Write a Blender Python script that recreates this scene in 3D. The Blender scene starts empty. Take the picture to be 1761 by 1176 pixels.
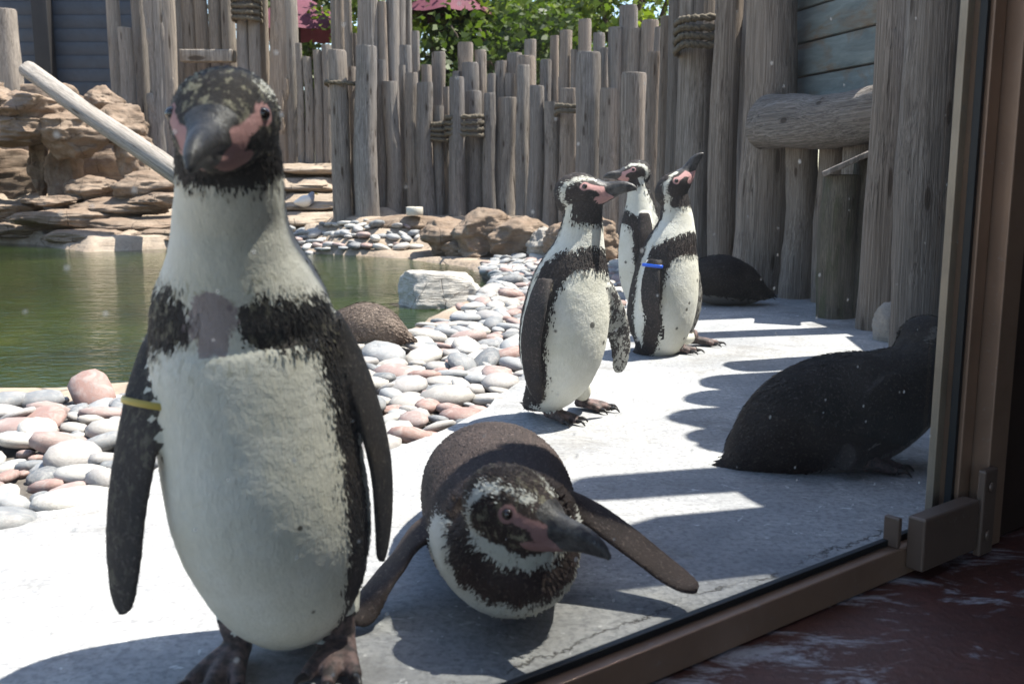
import bpy, bmesh, math, random
import numpy as np
from mathutils import Vector, Matrix, noise as mnoise
from mathutils.kdtree import KDTree

# ------------------------------------------------------------------ camera, sky, sun, exposure
scene = bpy.context.scene
COL = scene.collection
W0, H0, FPX = 1761.0, 1176.0, 1720.0
CAMZ, PITCH = 0.53, math.radians(9.5)
cd = bpy.data.cameras.new('camera')
cam = bpy.data.objects.new('camera', cd)
COL.objects.link(cam)
cam.location = (0, 0, CAMZ)
cam.rotation_euler = (math.radians(90) - PITCH, 0, 0)
cd.sensor_width = 36.0
cd.lens = FPX / W0 * 36.0
cd.clip_start = 0.02
cd.clip_end = 3000
cd.dof.use_dof = True
cd.dof.focus_distance = 2.3
cd.dof.aperture_fstop = 9.0
scene.camera = cam

SUN_EL, SUN_AZ = math.radians(65), math.radians(15)      # azimuth measured from +X towards +Y
SUN_DIR = Vector((math.cos(SUN_EL) * math.cos(SUN_AZ), math.cos(SUN_EL) * math.sin(SUN_AZ), math.sin(SUN_EL)))
world = bpy.data.worlds.new('World')
scene.world = world
world.use_nodes = True
wn = world.node_tree.nodes
bg = wn['Background']
sky = wn.new('ShaderNodeTexSky')
sky.sky_type = 'NISHITA'
sky.sun_disc = False
sky.sun_elevation = SUN_EL
sky.sun_rotation = math.radians(90) - SUN_AZ
world.node_tree.links.new(sky.outputs[0], bg.inputs[0])
bg.inputs[1].default_value = 0.115
sd = bpy.data.lights.new('sun', 'SUN')
sd.energy = 4.6
sd.angle = math.radians(0.5)
sd.color = (1.0, 0.95, 0.88)
sun = bpy.data.objects.new('sun', sd)
COL.objects.link(sun)
sun.rotation_euler = (-SUN_DIR).to_track_quat('-Z', 'Y').to_euler()
sun.location = (3, 1, 8)
scene.view_settings.view_transform = 'Standard'
scene.view_settings.look = 'None'
scene.view_settings.gamma = 1.0
scene.view_settings.exposure = 1.6
scene.view_settings.use_curve_mapping = False
scene.cycles.max_bounces = 6
scene.cycles.diffuse_bounces = 3
scene.cycles.glossy_bounces = 3
scene.cycles.transparent_max_bounces = 12
scene.cycles.caustics_reflective = False
scene.cycles.caustics_refractive = False

# ------------------------------------------------------------------ helpers
CP, SP = math.cos(PITCH), math.sin(PITCH)


def ray(u, v):
    dx, dy = (u - W0 / 2) / FPX, (v - H0 / 2) / FPX
    return Vector((dx, CP - SP * dy, -SP - CP * dy))


def U(u, v, d):
    """photo pixel at forward distance d"""
    r = ray(u, v)
    return Vector((0, 0, CAMZ)) + r * (d / r.y)


def G(u, v, z=0.0):
    """photo pixel on the level z"""
    r = ray(u, v)
    return Vector((0, 0, CAMZ)) + r * ((z - CAMZ) / r.z)


def link(o, parent=None):
    COL.objects.link(o)
    if parent is not None:
        o.parent = parent
    return o


def tag(o, label=None, cat=None, group=None, kind=None):
    if label: o['label'] = label
    if cat: o['category'] = cat
    if group: o['group'] = group
    if kind: o['kind'] = kind
    return o


def empty(name, loc=(0, 0, 0)):
    o = bpy.data.objects.new(name, None)
    o.empty_display_size = 0.05
    o.location = loc
    return link(o)


def mesh(name, verts, faces, mats, parent=None, smooth=True, world_verts=True):
    me = bpy.data.meshes.new(name)
    vs = [tuple(v) for v in verts]
    me.from_pydata(vs, [], faces)
    for m in (mats if isinstance(mats, (list, tuple)) else [mats]):
        me.materials.append(m)
    if smooth:
        me.polygons.foreach_set('use_smooth', [True] * len(me.polygons))
    me.update()
    o = bpy.data.objects.new(name, me)
    link(o, parent)
    if parent is not None and world_verts:
        o.matrix_parent_inverse = Matrix.Translation(parent.location).inverted() if parent.rotation_euler[:] == (0, 0, 0) else parent.matrix_world.inverted()
    return o


def child_world(o, parent):
    o.parent = parent
    o.matrix_parent_inverse = Matrix.Translation(parent.location).inverted()
    return o


def bevel_box(sx, sy, sz, b=0.004):
    """verts, faces of a bevelled box centred on the origin"""
    bm = bmesh.new()
    bmesh.ops.create_cube(bm, size=1.0)
    for v in bm.verts:
        v.co = Vector((v.co.x * sx, v.co.y * sy, v.co.z * sz))
    if b > 0:
        bmesh.ops.bevel(bm, geom=bm.edges[:], offset=b, segments=2, affect='EDGES', profile=0.5)
    bm.verts.index_update()
    vs = [v.co.copy() for v in bm.verts]
    fs = [[v.index for v in f.verts] for f in bm.faces]
    bm.free()
    return vs, fs


def crom(pts, n):
    """Catmull-Rom through rows of numbers, n samples"""
    P = np.array(pts, float)
    m = len(P)
    t = np.linspace(0, m - 1, n)
    i = np.minimum(t.astype(int), m - 2)
    f = (t - i)[:, None]
    p0 = P[np.maximum(i - 1, 0)]; p1 = P[i]; p2 = P[i + 1]; p3 = P[np.minimum(i + 2, m - 1)]
    return 0.5 * (2 * p1 + (p2 - p0) * f + (2 * p0 - 5 * p1 + 4 * p2 - p3) * f ** 2 + (3 * p1 - p0 - 3 * p2 + p3) * f ** 3)


def tube(pts, rad, n=8, closed=False):
    """verts, faces of a tube along points (rad: number or list)"""
    P = [Vector(p) for p in pts]
    m = len(P)
    R = [rad] * m if not hasattr(rad, '__len__') else list(rad)
    vs, fs = [], []
    prev = None
    for i in range(m):
        if closed:
            t = P[(i + 1) % m] - P[i - 1]
        else:
            t = P[min(i + 1, m - 1)] - P[max(i - 1, 0)]
        t.normalize()
        if prev is None:
            a = Vector((0, 0, 1)) if abs(t.z) < 0.9 else Vector((1, 0, 0))
            x = t.cross(a).normalized()
        else:
            x = (prev - t * prev.dot(t)).normalized()
        prev = x
        y = t.cross(x)
        for k in range(n):
            a = 2 * math.pi * k / n
            vs.append(P[i] + (x * math.cos(a) + y * math.sin(a)) * R[i])
    rings = m if closed else m - 1
    for i in range(rings):
        j = (i + 1) % m
        for k in range(n):
            l = (k + 1) % n
            fs.append((i * n + k, i * n + l, j * n + l, j * n + k))
    if not closed:
        fs.append(tuple(range(n))[::-1])
        fs.append(tuple((m - 1) * n + k for k in range(n)))
    return vs, fs


def merge(*parts):
    vs, fs = [], []
    for v, f in parts:
        o = len(vs)
        vs += list(v)
        fs += [tuple(i + o for i in q) for q in f]
    return vs, fs


def vnoise(P, scale, seed=0.0):
    out = np.empty(len(P))
    for i, p in enumerate(P):
        out[i] = mnoise.noise(Vector((p[0] * scale + seed, p[1] * scale - seed * 1.7, p[2] * scale + seed * 0.6)))
    return out


# ------------------------------------------------------------------ material helper
class NT:
    def __init__(self, name):
        self.m = bpy.data.materials.new(name)
        self.m.use_nodes = True
        self.t = self.m.node_tree
        self.n = self.t.nodes
        self.bsdf = self.n['Principled BSDF']
        self.out = self.n['Material Output']

    def new(self, typ, **kw):
        nd = self.n.new(typ)
        for k, v in kw.items():
            setattr(nd, k, v)
        return nd

    def link(self, a, b):
        self.t.links.new(a, b)

    def setin(self, nd, i, v):
        if v is None:
            return
        if hasattr(v, 'is_output') or isinstance(v, bpy.types.NodeSocket):
            self.link(v, nd.inputs[i])
        else:
            nd.inputs[i].default_value = v

    def coord(self, which='Object', scale=(1, 1, 1), offset=None):
        tc = self.new('ShaderNodeTexCoord')
        mp = self.new('ShaderNodeMapping')
        self.link(tc.outputs[which], mp.inputs[0])
        mp.inputs['Scale'].default_value = scale
        if offset is not None:
            self.setin(mp, 'Location', offset)
        return mp.outputs[0]

    def noise(self, vec, scale, detail=4, rough=0.55, dist=0.0):
        nd = self.new('ShaderNodeTexNoise')
        if vec is not None: self.link(vec, nd.inputs['Vector'])
        nd.inputs['Scale'].default_value = scale
        nd.inputs['Detail'].default_value = detail
        nd.inputs['Roughness'].default_value = rough
        nd.inputs['Distortion'].default_value = dist
        return nd.outputs[0]

    def voronoi(self, vec, scale, feature='F1', rand=1.0):
        nd = self.new('ShaderNodeTexVoronoi', feature=feature)
        if vec is not None: self.link(vec, nd.inputs['Vector'])
        nd.inputs['Scale'].default_value = scale
        nd.inputs['Randomness'].default_value = rand
        return nd

    def ramp(self, fac, stops, interp='LINEAR'):
        nd = self.new('ShaderNodeValToRGB')
        cr = nd.color_ramp
        cr.interpolation = interp
        while len(cr.elements) < len(stops):
            cr.elements.new(0.5)
        for e, (p, c) in zip(cr.elements, stops):
            e.position = p
            e.color = (c[0], c[1], c[2], 1) if hasattr(c, '__len__') else (c, c, c, 1)
        self.link(fac, nd.inputs[0])
        return nd.outputs[0]

    def math(self, op, a, b=None, c=None, clamp=False):
        nd = self.new('ShaderNodeMath', operation=op)
        nd.use_clamp = clamp
        self.setin(nd, 0, a); self.setin(nd, 1, b); self.setin(nd, 2, c)
        return nd.outputs[0]

    def maprange(self, v, a, b, c=0.0, d=1.0, smooth=False):
        nd = self.new('ShaderNodeMapRange')
        nd.interpolation_type = 'SMOOTHSTEP' if smooth else 'LINEAR'
        self.setin(nd, 0, v)
        for i, x in enumerate((a, b, c, d)):
            nd.inputs[i + 1].default_value = x
        return nd.outputs[0]

    def mix(self, fac, a, b, blend='MIX'):
        nd = self.new('ShaderNodeMix', data_type='RGBA', blend_type=blend)
        self.setin(nd, 0, fac)
        for i, v in ((6, a), (7, b)):
            if isinstance(v, tuple):
                v = (v[0], v[1], v[2], 1)
            self.setin(nd, i, v)
        return nd.outputs[2]

    def bump(self, h, strength=0.3, dist=0.01, normal=None):
        nd = self.new('ShaderNodeBump')
        nd.inputs['Strength'].default_value = strength
        nd.inputs['Distance'].default_value = dist
        self.link(h, nd.inputs['Height'])
        if normal is not None: self.link(normal, nd.inputs['Normal'])
        return nd.outputs[0]

    def objrand(self):
        return self.new('ShaderNodeObjectInfo').outputs['Random']

    def finish(self, color=None, rough=0.7, normal=None, metallic=0.0, spec=None):
        b = self.bsdf
        self.setin(b, 'Base Color', (color[0], color[1], color[2], 1) if isinstance(color, tuple) else color)
        self.setin(b, 'Roughness', rough)
        self.setin(b, 'Metallic', metallic)
        if normal is not None: self.link(normal, b.inputs['Normal'])
        if spec is not None: b.inputs['Specular IOR Level'].default_value = spec
        return self.m


# ------------------------------------------------------------------ materials
def mat_log(name, dark, light, tint, crack=1.0, green=0.0):
    k = NT(name)
    r = k.objrand()
    off = k.new('ShaderNodeCombineXYZ')
    k.link(k.math('MULTIPLY', r, 37.0), off.inputs[0])
    k.link(k.math('MULTIPLY', r, 91.0), off.inputs[1])
    k.link(k.math('MULTIPLY', r, 53.0), off.inputs[2])
    v = k.coord('Object', (1, 1, 1.1), off.outputs[0])
    fibre = k.noise(k.coord('Object', (9, 9, 0.8), off.outputs[0]), 1.6, 6, 0.65, 0.4)
    fine = k.noise(k.coord('Object', (26, 26, 1.6), off.outputs[0]), 1.7, 4, 0.6)
    broad = k.noise(v, 1.1, 4, 0.6)
    c = k.ramp(fibre, [(0.34, dark), (0.64, light)])
    c = k.mix(k.maprange(broad, 0.40, 0.70, 0, .6), c, tint)
    c = k.mix(k.maprange(fine, 0.46, 0.60, 0.0, 0.6), c, (dark[0] * .55, dark[1] * .52, dark[2] * .5))
    # drying cracks: thin vertical lines
    cn = k.noise(k.coord('Object', (3.2, 3.2, 0.35), off.outputs[0]), 1.5, 3, 0.5, 0.2)
    line = k.math('ABSOLUTE', k.math('SUBTRACT', cn, 0.52))
    lm = k.maprange(line, 0.0, 0.010, 1.0, 0.0)
    gate = k.maprange(k.noise(v, 1.7, 2), 0.48, 0.6)
    lm = k.math('MULTIPLY', lm, gate)
    c = k.mix(k.math('MULTIPLY', lm, 0.85 * crack), c, (0.03, 0.022, 0.016))
    # knots
    vo = k.voronoi(k.coord('Object', (1.25, 1.25, 4.6), off.outputs[0]), 1.0)
    kn = k.maprange(vo.outputs['Distance'], 0.10, 0.16, 1.0, 0.0, True)
    kr = k.math('PINGPONG', k.math('MULTIPLY', vo.outputs['Distance'], 16.0), 1.0)
    kr = k.math('MULTIPLY', kr, k.maprange(vo.outputs['Distance'], 0.12, 0.36, 0.45, 0.0))
    c = k.mix(kr, c, (dark[0] * .55, dark[1] * .5, dark[2] * .45))
    c = k.mix(k.math('MULTIPLY', kn, 0.8), c, (0.055, 0.038, 0.026))
    c = k.mix(1.0, c, k.ramp(r, [(0, (.78, .79, .82)), (.5, (1, 1, 1)), (1, (1.12, 1.02, .93))]), 'MULTIPLY')
    if green:
        gm = k.maprange(k.noise(v, 2.2, 5, 0.7), 0.46, 0.66, 0.0, green)
        c = k.mix(gm, c, (0.06, 0.075, 0.03))
    h = k.math('ADD', k.math('MULTIPLY', fibre, 0.7), k.math('MULTIPLY', fine, 0.4))
    h = k.math('SUBTRACT', h, k.math('MULTIPLY', lm, 0.9))
    h = k.math('SUBTRACT', h, k.math('MULTIPLY', kn, 0.3))
    return k.finish(c, 0.85, k.bump(h, 0.8, 0.016), spec=0.25)


M = {}
M['log'] = mat_log('weathered_log', (0.14, 0.122, 0.108), (0.47, 0.425, 0.38), (0.30, 0.255, 0.215))
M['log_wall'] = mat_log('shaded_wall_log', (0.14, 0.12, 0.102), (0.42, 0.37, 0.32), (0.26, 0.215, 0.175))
M['log_pale'] = mat_log('sunbleached_log', (0.20, 0.175, 0.15), (0.46, 0.41, 0.355), (0.33, 0.28, 0.23))
M['log_moss'] = mat_log('mossy_stump', (0.085, 0.075, 0.058), (0.27, 0.235, 0.18), (0.17, 0.145, 0.10), 1.0, 0.7)
M['log_drift'] = mat_log('driftwood', (0.25, 0.22, 0.19), (0.58, 0.53, 0.47), (0.42, 0.37, 0.31))


def mat_endgrain():
    k = NT('log_end_grain')
    v = k.coord('Object')
    w = k.new('ShaderNodeTexWave', wave_type='RINGS', rings_direction='Z')
    k.link(v, w.inputs[0])
    w.inputs['Scale'].default_value = 3.0
    w.inputs['Distortion'].default_value = 1.5
    c = k.ramp(w.outputs[1], [(0, (.22, .18, .14)), (1, (.42, .37, .31))])
    c = k.mix(k.maprange(k.noise(v, 3, 4), .4, .7), c, (.2, .18, .155))
    return k.finish(c, 0.9, spec=0.2)


M['end'] = mat_endgrain()


def mat_concrete():
    k = NT('apron_concrete')
    v = k.coord('Object')
    a = k.noise(v, 2.3, 6, 0.62)
    b = k.noise(v, 14, 6, 0.65, 0.3)
    f = k.noise(v, 95, 4, 0.7)
    c = k.ramp(a, [(0.36, (.27, .275, .28)), (0.64, (.46, .455, .44))])
    c = k.mix(k.maprange(b, .40, .68, 0, .75), c, (.25, .255, .265))
    c = k.mix(k.maprange(f, .46, .62, 0, .65), c, (.17, .172, .18))
    # guano and scuff marks
    g = k.maprange(k.noise(k.coord('Object', (1, 1.6, 1)), 7.5, 7, 0.75, 0.8), .60, .72)
    c = k.mix(k.math('MULTIPLY', g, .7), c, (.66, .66, .63))
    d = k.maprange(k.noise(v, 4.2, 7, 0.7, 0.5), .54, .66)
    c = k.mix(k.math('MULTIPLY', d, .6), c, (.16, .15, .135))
    g2 = k.maprange(k.noise(k.coord('Object', (1, 1, 1)), 19, 5, 0.65, 2.5), .635, .67)
    c = k.mix(k.math('MULTIPLY', g2, .75), c, (.68, .68, .66))
    sc = k.noise(k.coord('Object', (2.2, 34, 1)), 1.6, 4, .6, .3)
    c = k.mix(k.maprange(sc, .58, .66, 0, .35), c, (.19, .19, .195))
    # crack that runs along the window
    sep = k.new('ShaderNodeSeparateXYZ'); k.link(v, sep.inputs[0])
    along = k.math('ADD', k.math('MULTIPLY', sep.outputs[0], -0.606), k.math('MULTIPLY', sep.outputs[1], 0.795))
    wob = k.math('MULTIPLY', k.math('SUBTRACT', k.noise(v, 3.2, 7, .75), .5), .16)
    al = k.math('ABSOLUTE', k.math('SUBTRACT', k.math('ADD', along, wob), CRACK_N))
    ck = k.math('MULTIPLY', k.maprange(al, .0005, .0035, 1, 0), k.maprange(k.noise(v, 9, 3), .42, .52))
    c = k.mix(k.math('MULTIPLY', ck, .85), c, (.05, .045, .04))
    h = k.math('ADD', k.math('MULTIPLY', f, .5), k.math('MULTIPLY', b, .9))
    h = k.math('SUBTRACT', h, ck)
    return k.finish(c, 0.85, k.bump(h, .55, .006), spec=.3)


def mat_rock(name, lo, hi, warm, sc=1.0):
    k = NT(name)
    v = k.coord('Object')
    a = k.noise(v, 2.2 * sc, 7, .62, .4)
    st = k.noise(k.coord('Object', (1, 1, 9)), 2.0 * sc, 5, .6, .3)
    f = k.noise(v, 40 * sc, 5, .7)
    c = k.ramp(a, [(.32, lo), (.68, hi)])
    c = k.mix(k.maprange(st, .38, .62, 0, .6), c, warm)
    c = k.mix(k.maprange(f, .45, .7, 0, .35), c, (lo[0] * .6, lo[1] * .58, lo[2] * .55))
    crv = k.voronoi(k.coord('Object', (1, 1, 1.6)), 3.1 * sc, 'DISTANCE_TO_EDGE')
    cr = k.maprange(k.math('ADD', crv.outputs['Distance'], k.math('MULTIPLY', k.math('SUBTRACT', a, .5), .12)), .0, .02, 1, 0)
    cr = k.math('MULTIPLY', cr, k.maprange(k.noise(v, 1.4, 2), .5, .6))
    c = k.mix(k.math('MULTIPLY', cr, .6), c, (.06, .045, .035))
    h = k.math('ADD', k.math('MULTIPLY', a, .8), k.math('MULTIPLY', st, .8))
    h = k.math('ADD', h, k.math('MULTIPLY', f, .22))
    h = k.math('SUBTRACT', h, k.math('MULTIPLY', cr, .4))
    return k.finish(c, .9, k.bump(h, .7, .03), spec=.25)


M['sand'] = mat_rock('bank_sandstone', (.20, .155, .115), (.41, .34, .27), (.33, .255, .19))
M['rock'] = mat_rock('sandstone_rock', (.11, .078, .055), (.32, .25, .19), (.24, .165, .115), 1.4)
M['rock_grey'] = mat_rock('grey_boulder_rock', (.22, .20, .18), (.42, .39, .345), (.33, .29, .245), 3.0)
M['rock_pale'] = mat_rock('pale_boulder_rock', (.36, .34, .31), (.56, .53, .48), (.46, .42, .37), 3.0)


def mat_pebble(island):
    k = NT('pebble_stone_mixed' if island else 'pebble_stone')
    if island:
        r = k.new('ShaderNodeNewGeometry').outputs['Random Per Island']
    else:
        r = k.objrand()
    c = k.ramp(r, [(0, (.17, .18, .19)), (.13, (.32, .30, .275)), (.25, (.29, .205, .185)), (.36, (.42, .405, .375)),
                   (.48, (.24, .25, .26)), (.58, (.30, .285, .275)), (.68, (.45, .43, .395)), (.77, (.29, .30, .305)),
                   (.86, (.27, .165, .14)), (.94, (.12, .13, .14))], 'CONSTANT')
    off = k.new('ShaderNodeCombineXYZ')
    k.link(k.math('MULTIPLY', r, 61.0), off.inputs[0])
    v = k.coord('Object', (1, 1, 1), off.outputs[0])
    sc = 1.0 if not island else 20.0
    b = k.noise(v, 2.1 * sc, 6, .7, .6)
    c = k.mix(k.maprange(b, .46, .72, 0, .5), c, (.50, .485, .455))
    s = k.noise(k.coord('Object', (1, 2.6, 5), off.outputs[0]), 2.6 * sc, 5, .65, 1.0)
    c = k.mix(k.maprange(s, .50, .62, 0, .4), c, (.25, .22, .21))
    f = k.noise(v, 22 * sc, 3, .6)
    c = k.mix(k.maprange(f, .5, .7, 0, .3), c, (.20, .19, .18))
    return k.finish(c, k.maprange(b, .3, .7, .5, .75), k.bump(k.math('ADD', f, b), .18, .03 if not island else .003), spec=.35)


M['pebble'] = mat_pebble(False)
M['pebble_mix'] = mat_pebble(True)


def mat_water():
    k = NT('pond_water')
    v = k.coord('Object')
    a = k.noise(v, .9, 5, .6, .6)
    c = k.ramp(a, [(.35, (.008, .016, .003)), (.6, (.020, .034, .005)), (.8, (.05, .062, .008))])
    rp = k.noise(k.coord('Object', (1.0, 2.2, 1)), 5.5, 4, .55, .8)
    r2 = k.noise(k.coord('Object', (1.0, 1.7, 1)), 21, 3, .5, .4)
    h = k.math('ADD', rp, k.math('MULTIPLY', r2, .5))
    k.bsdf.inputs['IOR'].default_value = 1.33
    return k.finish(c, .035, k.bump(h, .30, .02), spec=.42)


M['water'] = mat_water()


def mat_metal(name, col, rough, metallic=1.0):
    k = NT(name)
    v = k.coord('Object', (1, 1, 1))
    a = k.noise(v, 9, 6, .65, .4)
    br = k.noise(k.coord('Object', (160, 160, 2)), 1.0, 3, .6)
    c = k.mix(k.maprange(a, .4, .75, 0, .5), col, (col[0] * .55, col[1] * .52, col[2] * .5))
    sp = k.maprange(k.noise(v, 60, 5, .75), .62, .70)
    c = k.mix(k.math('MULTIPLY', sp, .35), c, (.35, .35, .35))
    rr = k.math('ADD', k.math('MULTIPLY', a, .25), rough - .1)
    return k.finish(c, rr, k.bump(br, .08, .002), metallic=metallic)


M['bronze'] = mat_metal('bronze_anodised_metal', (.29, .185, .125), .40, .35)
M['alu'] = mat_metal('dull_aluminium', (.34, .28, .21), .45, .4)
M['steel_dark'] = mat_metal('dark_brown_steel', (.15, .105, .08), .42, .3)


def plain(name, col, rough=.7, var=.25, sc=12.0, spec=.4, bump=.2):
    k = NT(name)
    v = k.coord('Object')
    a = k.noise(v, sc, 5, .6)
    c = k.mix(k.maprange(a, .3, .75, 0, 1), col, tuple(x * (1 - var) for x in col))
    return k.finish(c, rough, k.bump(a, bump, .005), spec=spec)


M['pebble_gaps'] = plain('dark_pebble_gaps', (.12, .105, .09), .95, .5, 60)  # gap darkness between the pebbles is put into this bed colour
M['gasket'] = plain('black_rubber', (.012, .013, .014), .5)
M['hide_wall'] = plain('dark_hide_panel', (.035, .02, .014), .6)
M['hide_roof'] = plain('hide_roof_board', (.10, .075, .055), .8)
M['enamel'] = plain('cream_enamel', (.52, .49, .42), .35)
M['rope'] = plain('tarred_rope', (.145, .12, .085), .9, .5, 60)
M['yellow'] = plain('yellow_plastic_band', (.50, .38, .06), .4, .1)
M['blue'] = plain('blue_plastic_band', (.01, .10, .62), .35, .1)
M['eye'] = plain('penguin_eye', (.012, .007, .005), .08, .1, 12, .8, 0)
M['claw'] = plain('claw_horn', (.02, .018, .018), .4)


def mat_hide_floor():
    k = NT('red_painted_floor')
    v = k.coord('Object')
    a = k.noise(v, 5, 6, .65, .3)
    f = k.noise(v, 60, 4, .7)
    c = k.ramp(a, [(.3, (.05, .019, .014)), (.7, (.115, .043, .032))])
    c = k.mix(k.maprange(f, .45, .7, 0, .4), c, (.035, .02, .018))
    sep = k.new('ShaderNodeSeparateXYZ'); k.link(v, sep.inputs[0])
    n = k.math('ADD', k.math('MULTIPLY', sep.outputs[0], -0.606), k.math('MULTIPLY', sep.outputs[1], 0.795))
    near = k.maprange(n, GN - .34, GN - .02, 0.0, .16)
    rot = k.new('ShaderNodeMapping'); rot.inputs['Rotation'].default_value = (0, 0, math.radians(52)); rot.inputs['Scale'].default_value = (1, 2.4, 1)
    k.link(v, rot.inputs[0])
    w = k.math('ADD', k.noise(rot.outputs[0], 6.5, 8, .74, .5), near)
    wm = k.maprange(w, .66, .76)
    c = k.mix(k.math('MULTIPLY', wm, .75), c, (.50, .50, .52))
    return k.finish(c, .55, k.bump(k.math('ADD', f, a), .35, .006), spec=.4)


def mat_glass():
    k = NT('window_glass')
    k.n.remove(k.bsdf)
    fr = k.new('ShaderNodeFresnel')
    k.link(k.maprange(k.new('ShaderNodeNewGeometry').outputs['Backfacing'], 0, 1, 1.5, 1 / 1.5), fr.inputs[0])
    tr = k.new('ShaderNodeBsdfTransparent'); tr.inputs[0].default_value = (.955, .962, .952, 1)
    gl = k.new('ShaderNodeBsdfGlossy'); gl.inputs['Roughness'].default_value = 0.0
    gl.inputs[0].default_value = (1, 1, 1, 1)
    m1 = k.new('ShaderNodeMixShader')
    k.link(k.math('MULTIPLY', fr.outputs[0], 1.0, clamp=True), m1.inputs[0])
    k.link(tr.outputs[0], m1.inputs[1]); k.link(gl.outputs[0], m1.inputs[2])
    # dried splashes, and dust that also adds the haze of reflections
    v = k.coord('Object')
    vo = k.voronoi(v, 46)
    sepc = k.new('ShaderNodeSeparateColor')
    k.link(vo.outputs['Color'], sepc.inputs[0])
    size = k.maprange(sepc.outputs[0], .55, 1.0, 0.0, .13)
    sp = k.maprange(k.math('SUBTRACT', vo.outputs['Distance'], size), -.03, .02, 1, 0)
    sp = k.math('MULTIPLY', sp, k.math('GREATER_THAN', sepc.outputs[0], .55))
    sm = k.maprange(k.noise(v, 3.2, 6, .7, .6), .45, .78, .003, .032)
    df = k.new('ShaderNodeBsdfDiffuse'); df.inputs[0].default_value = (.62, .62, .60, 1)
    tl = k.new('ShaderNodeBsdfTranslucent'); tl.inputs[0].default_value = (.62, .62, .60, 1)
    ad = k.new('ShaderNodeMixShader'); ad.inputs[0].default_value = .5
    k.link(df.outputs[0], ad.inputs[1]); k.link(tl.outputs[0], ad.inputs[2])
    m2 = k.new('ShaderNodeMixShader')
    k.link(k.math('ADD', k.math('MULTIPLY', sp, .42), sm, clamp=True), m2.inputs[0])
    k.link(m1.outputs[0], m2.inputs[1]); k.link(ad.outputs[0], m2.inputs[2])
    k.link(m2.outputs[0], k.out.inputs[0])
    return k.m


def mat_board():
    k = NT('weathered_blue_board')
    r = k.objrand()
    off = k.new('ShaderNodeCombineXYZ'); k.link(k.math('MULTIPLY', r, 43.0), off.inputs[0])
    v = k.coord('Object', (1, 1, 6), off.outputs[0])
    a = k.noise(v, 3.5, 7, .7, .5)
    b = k.noise(k.coord('Object', (1.2, 1, 3), off.outputs[0]), 2.2, 5, .65, .4)
    c = k.ramp(a, [(.32, (.10, .125, .125)), (.62, (.19, .225, .22)), (.8, (.26, .28, .26))])
    c = k.mix(k.maprange(b, .50, .66, 0, .85), c, (.17, .105, .055))
    return k.finish(c, .7, k.bump(a, .3, .01), spec=.3)


def mat_leaf(name, c1, c2, c3):
    k = NT(name)
    r = k.new('ShaderNodeNewGeometry').outputs['Random Per Island']
    c = k.ramp(r, [(0, c1), (.5, c2), (1, c3)])
    v = k.coord('Object')
    c = k.mix(k.maprange(k.noise(v, .9, 3), .35, .7, 0, .5), c, c1)
    k.finish(c, .5, spec=.3)
    tl = k.new('ShaderNodeBsdfTranslucent')
    k.link(k.mix(1.0, c, (1.3, 1.5, .6), 'MULTIPLY'), tl.inputs[0])
    mx = k.new('ShaderNodeMixShader'); mx.inputs[0].default_value = .4
    k.link(k.bsdf.outputs[0], mx.inputs[1]); k.link(tl.outputs[0], mx.inputs[2])
    k.link(mx.outputs[0], k.out.inputs[0])
    return k.m


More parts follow.
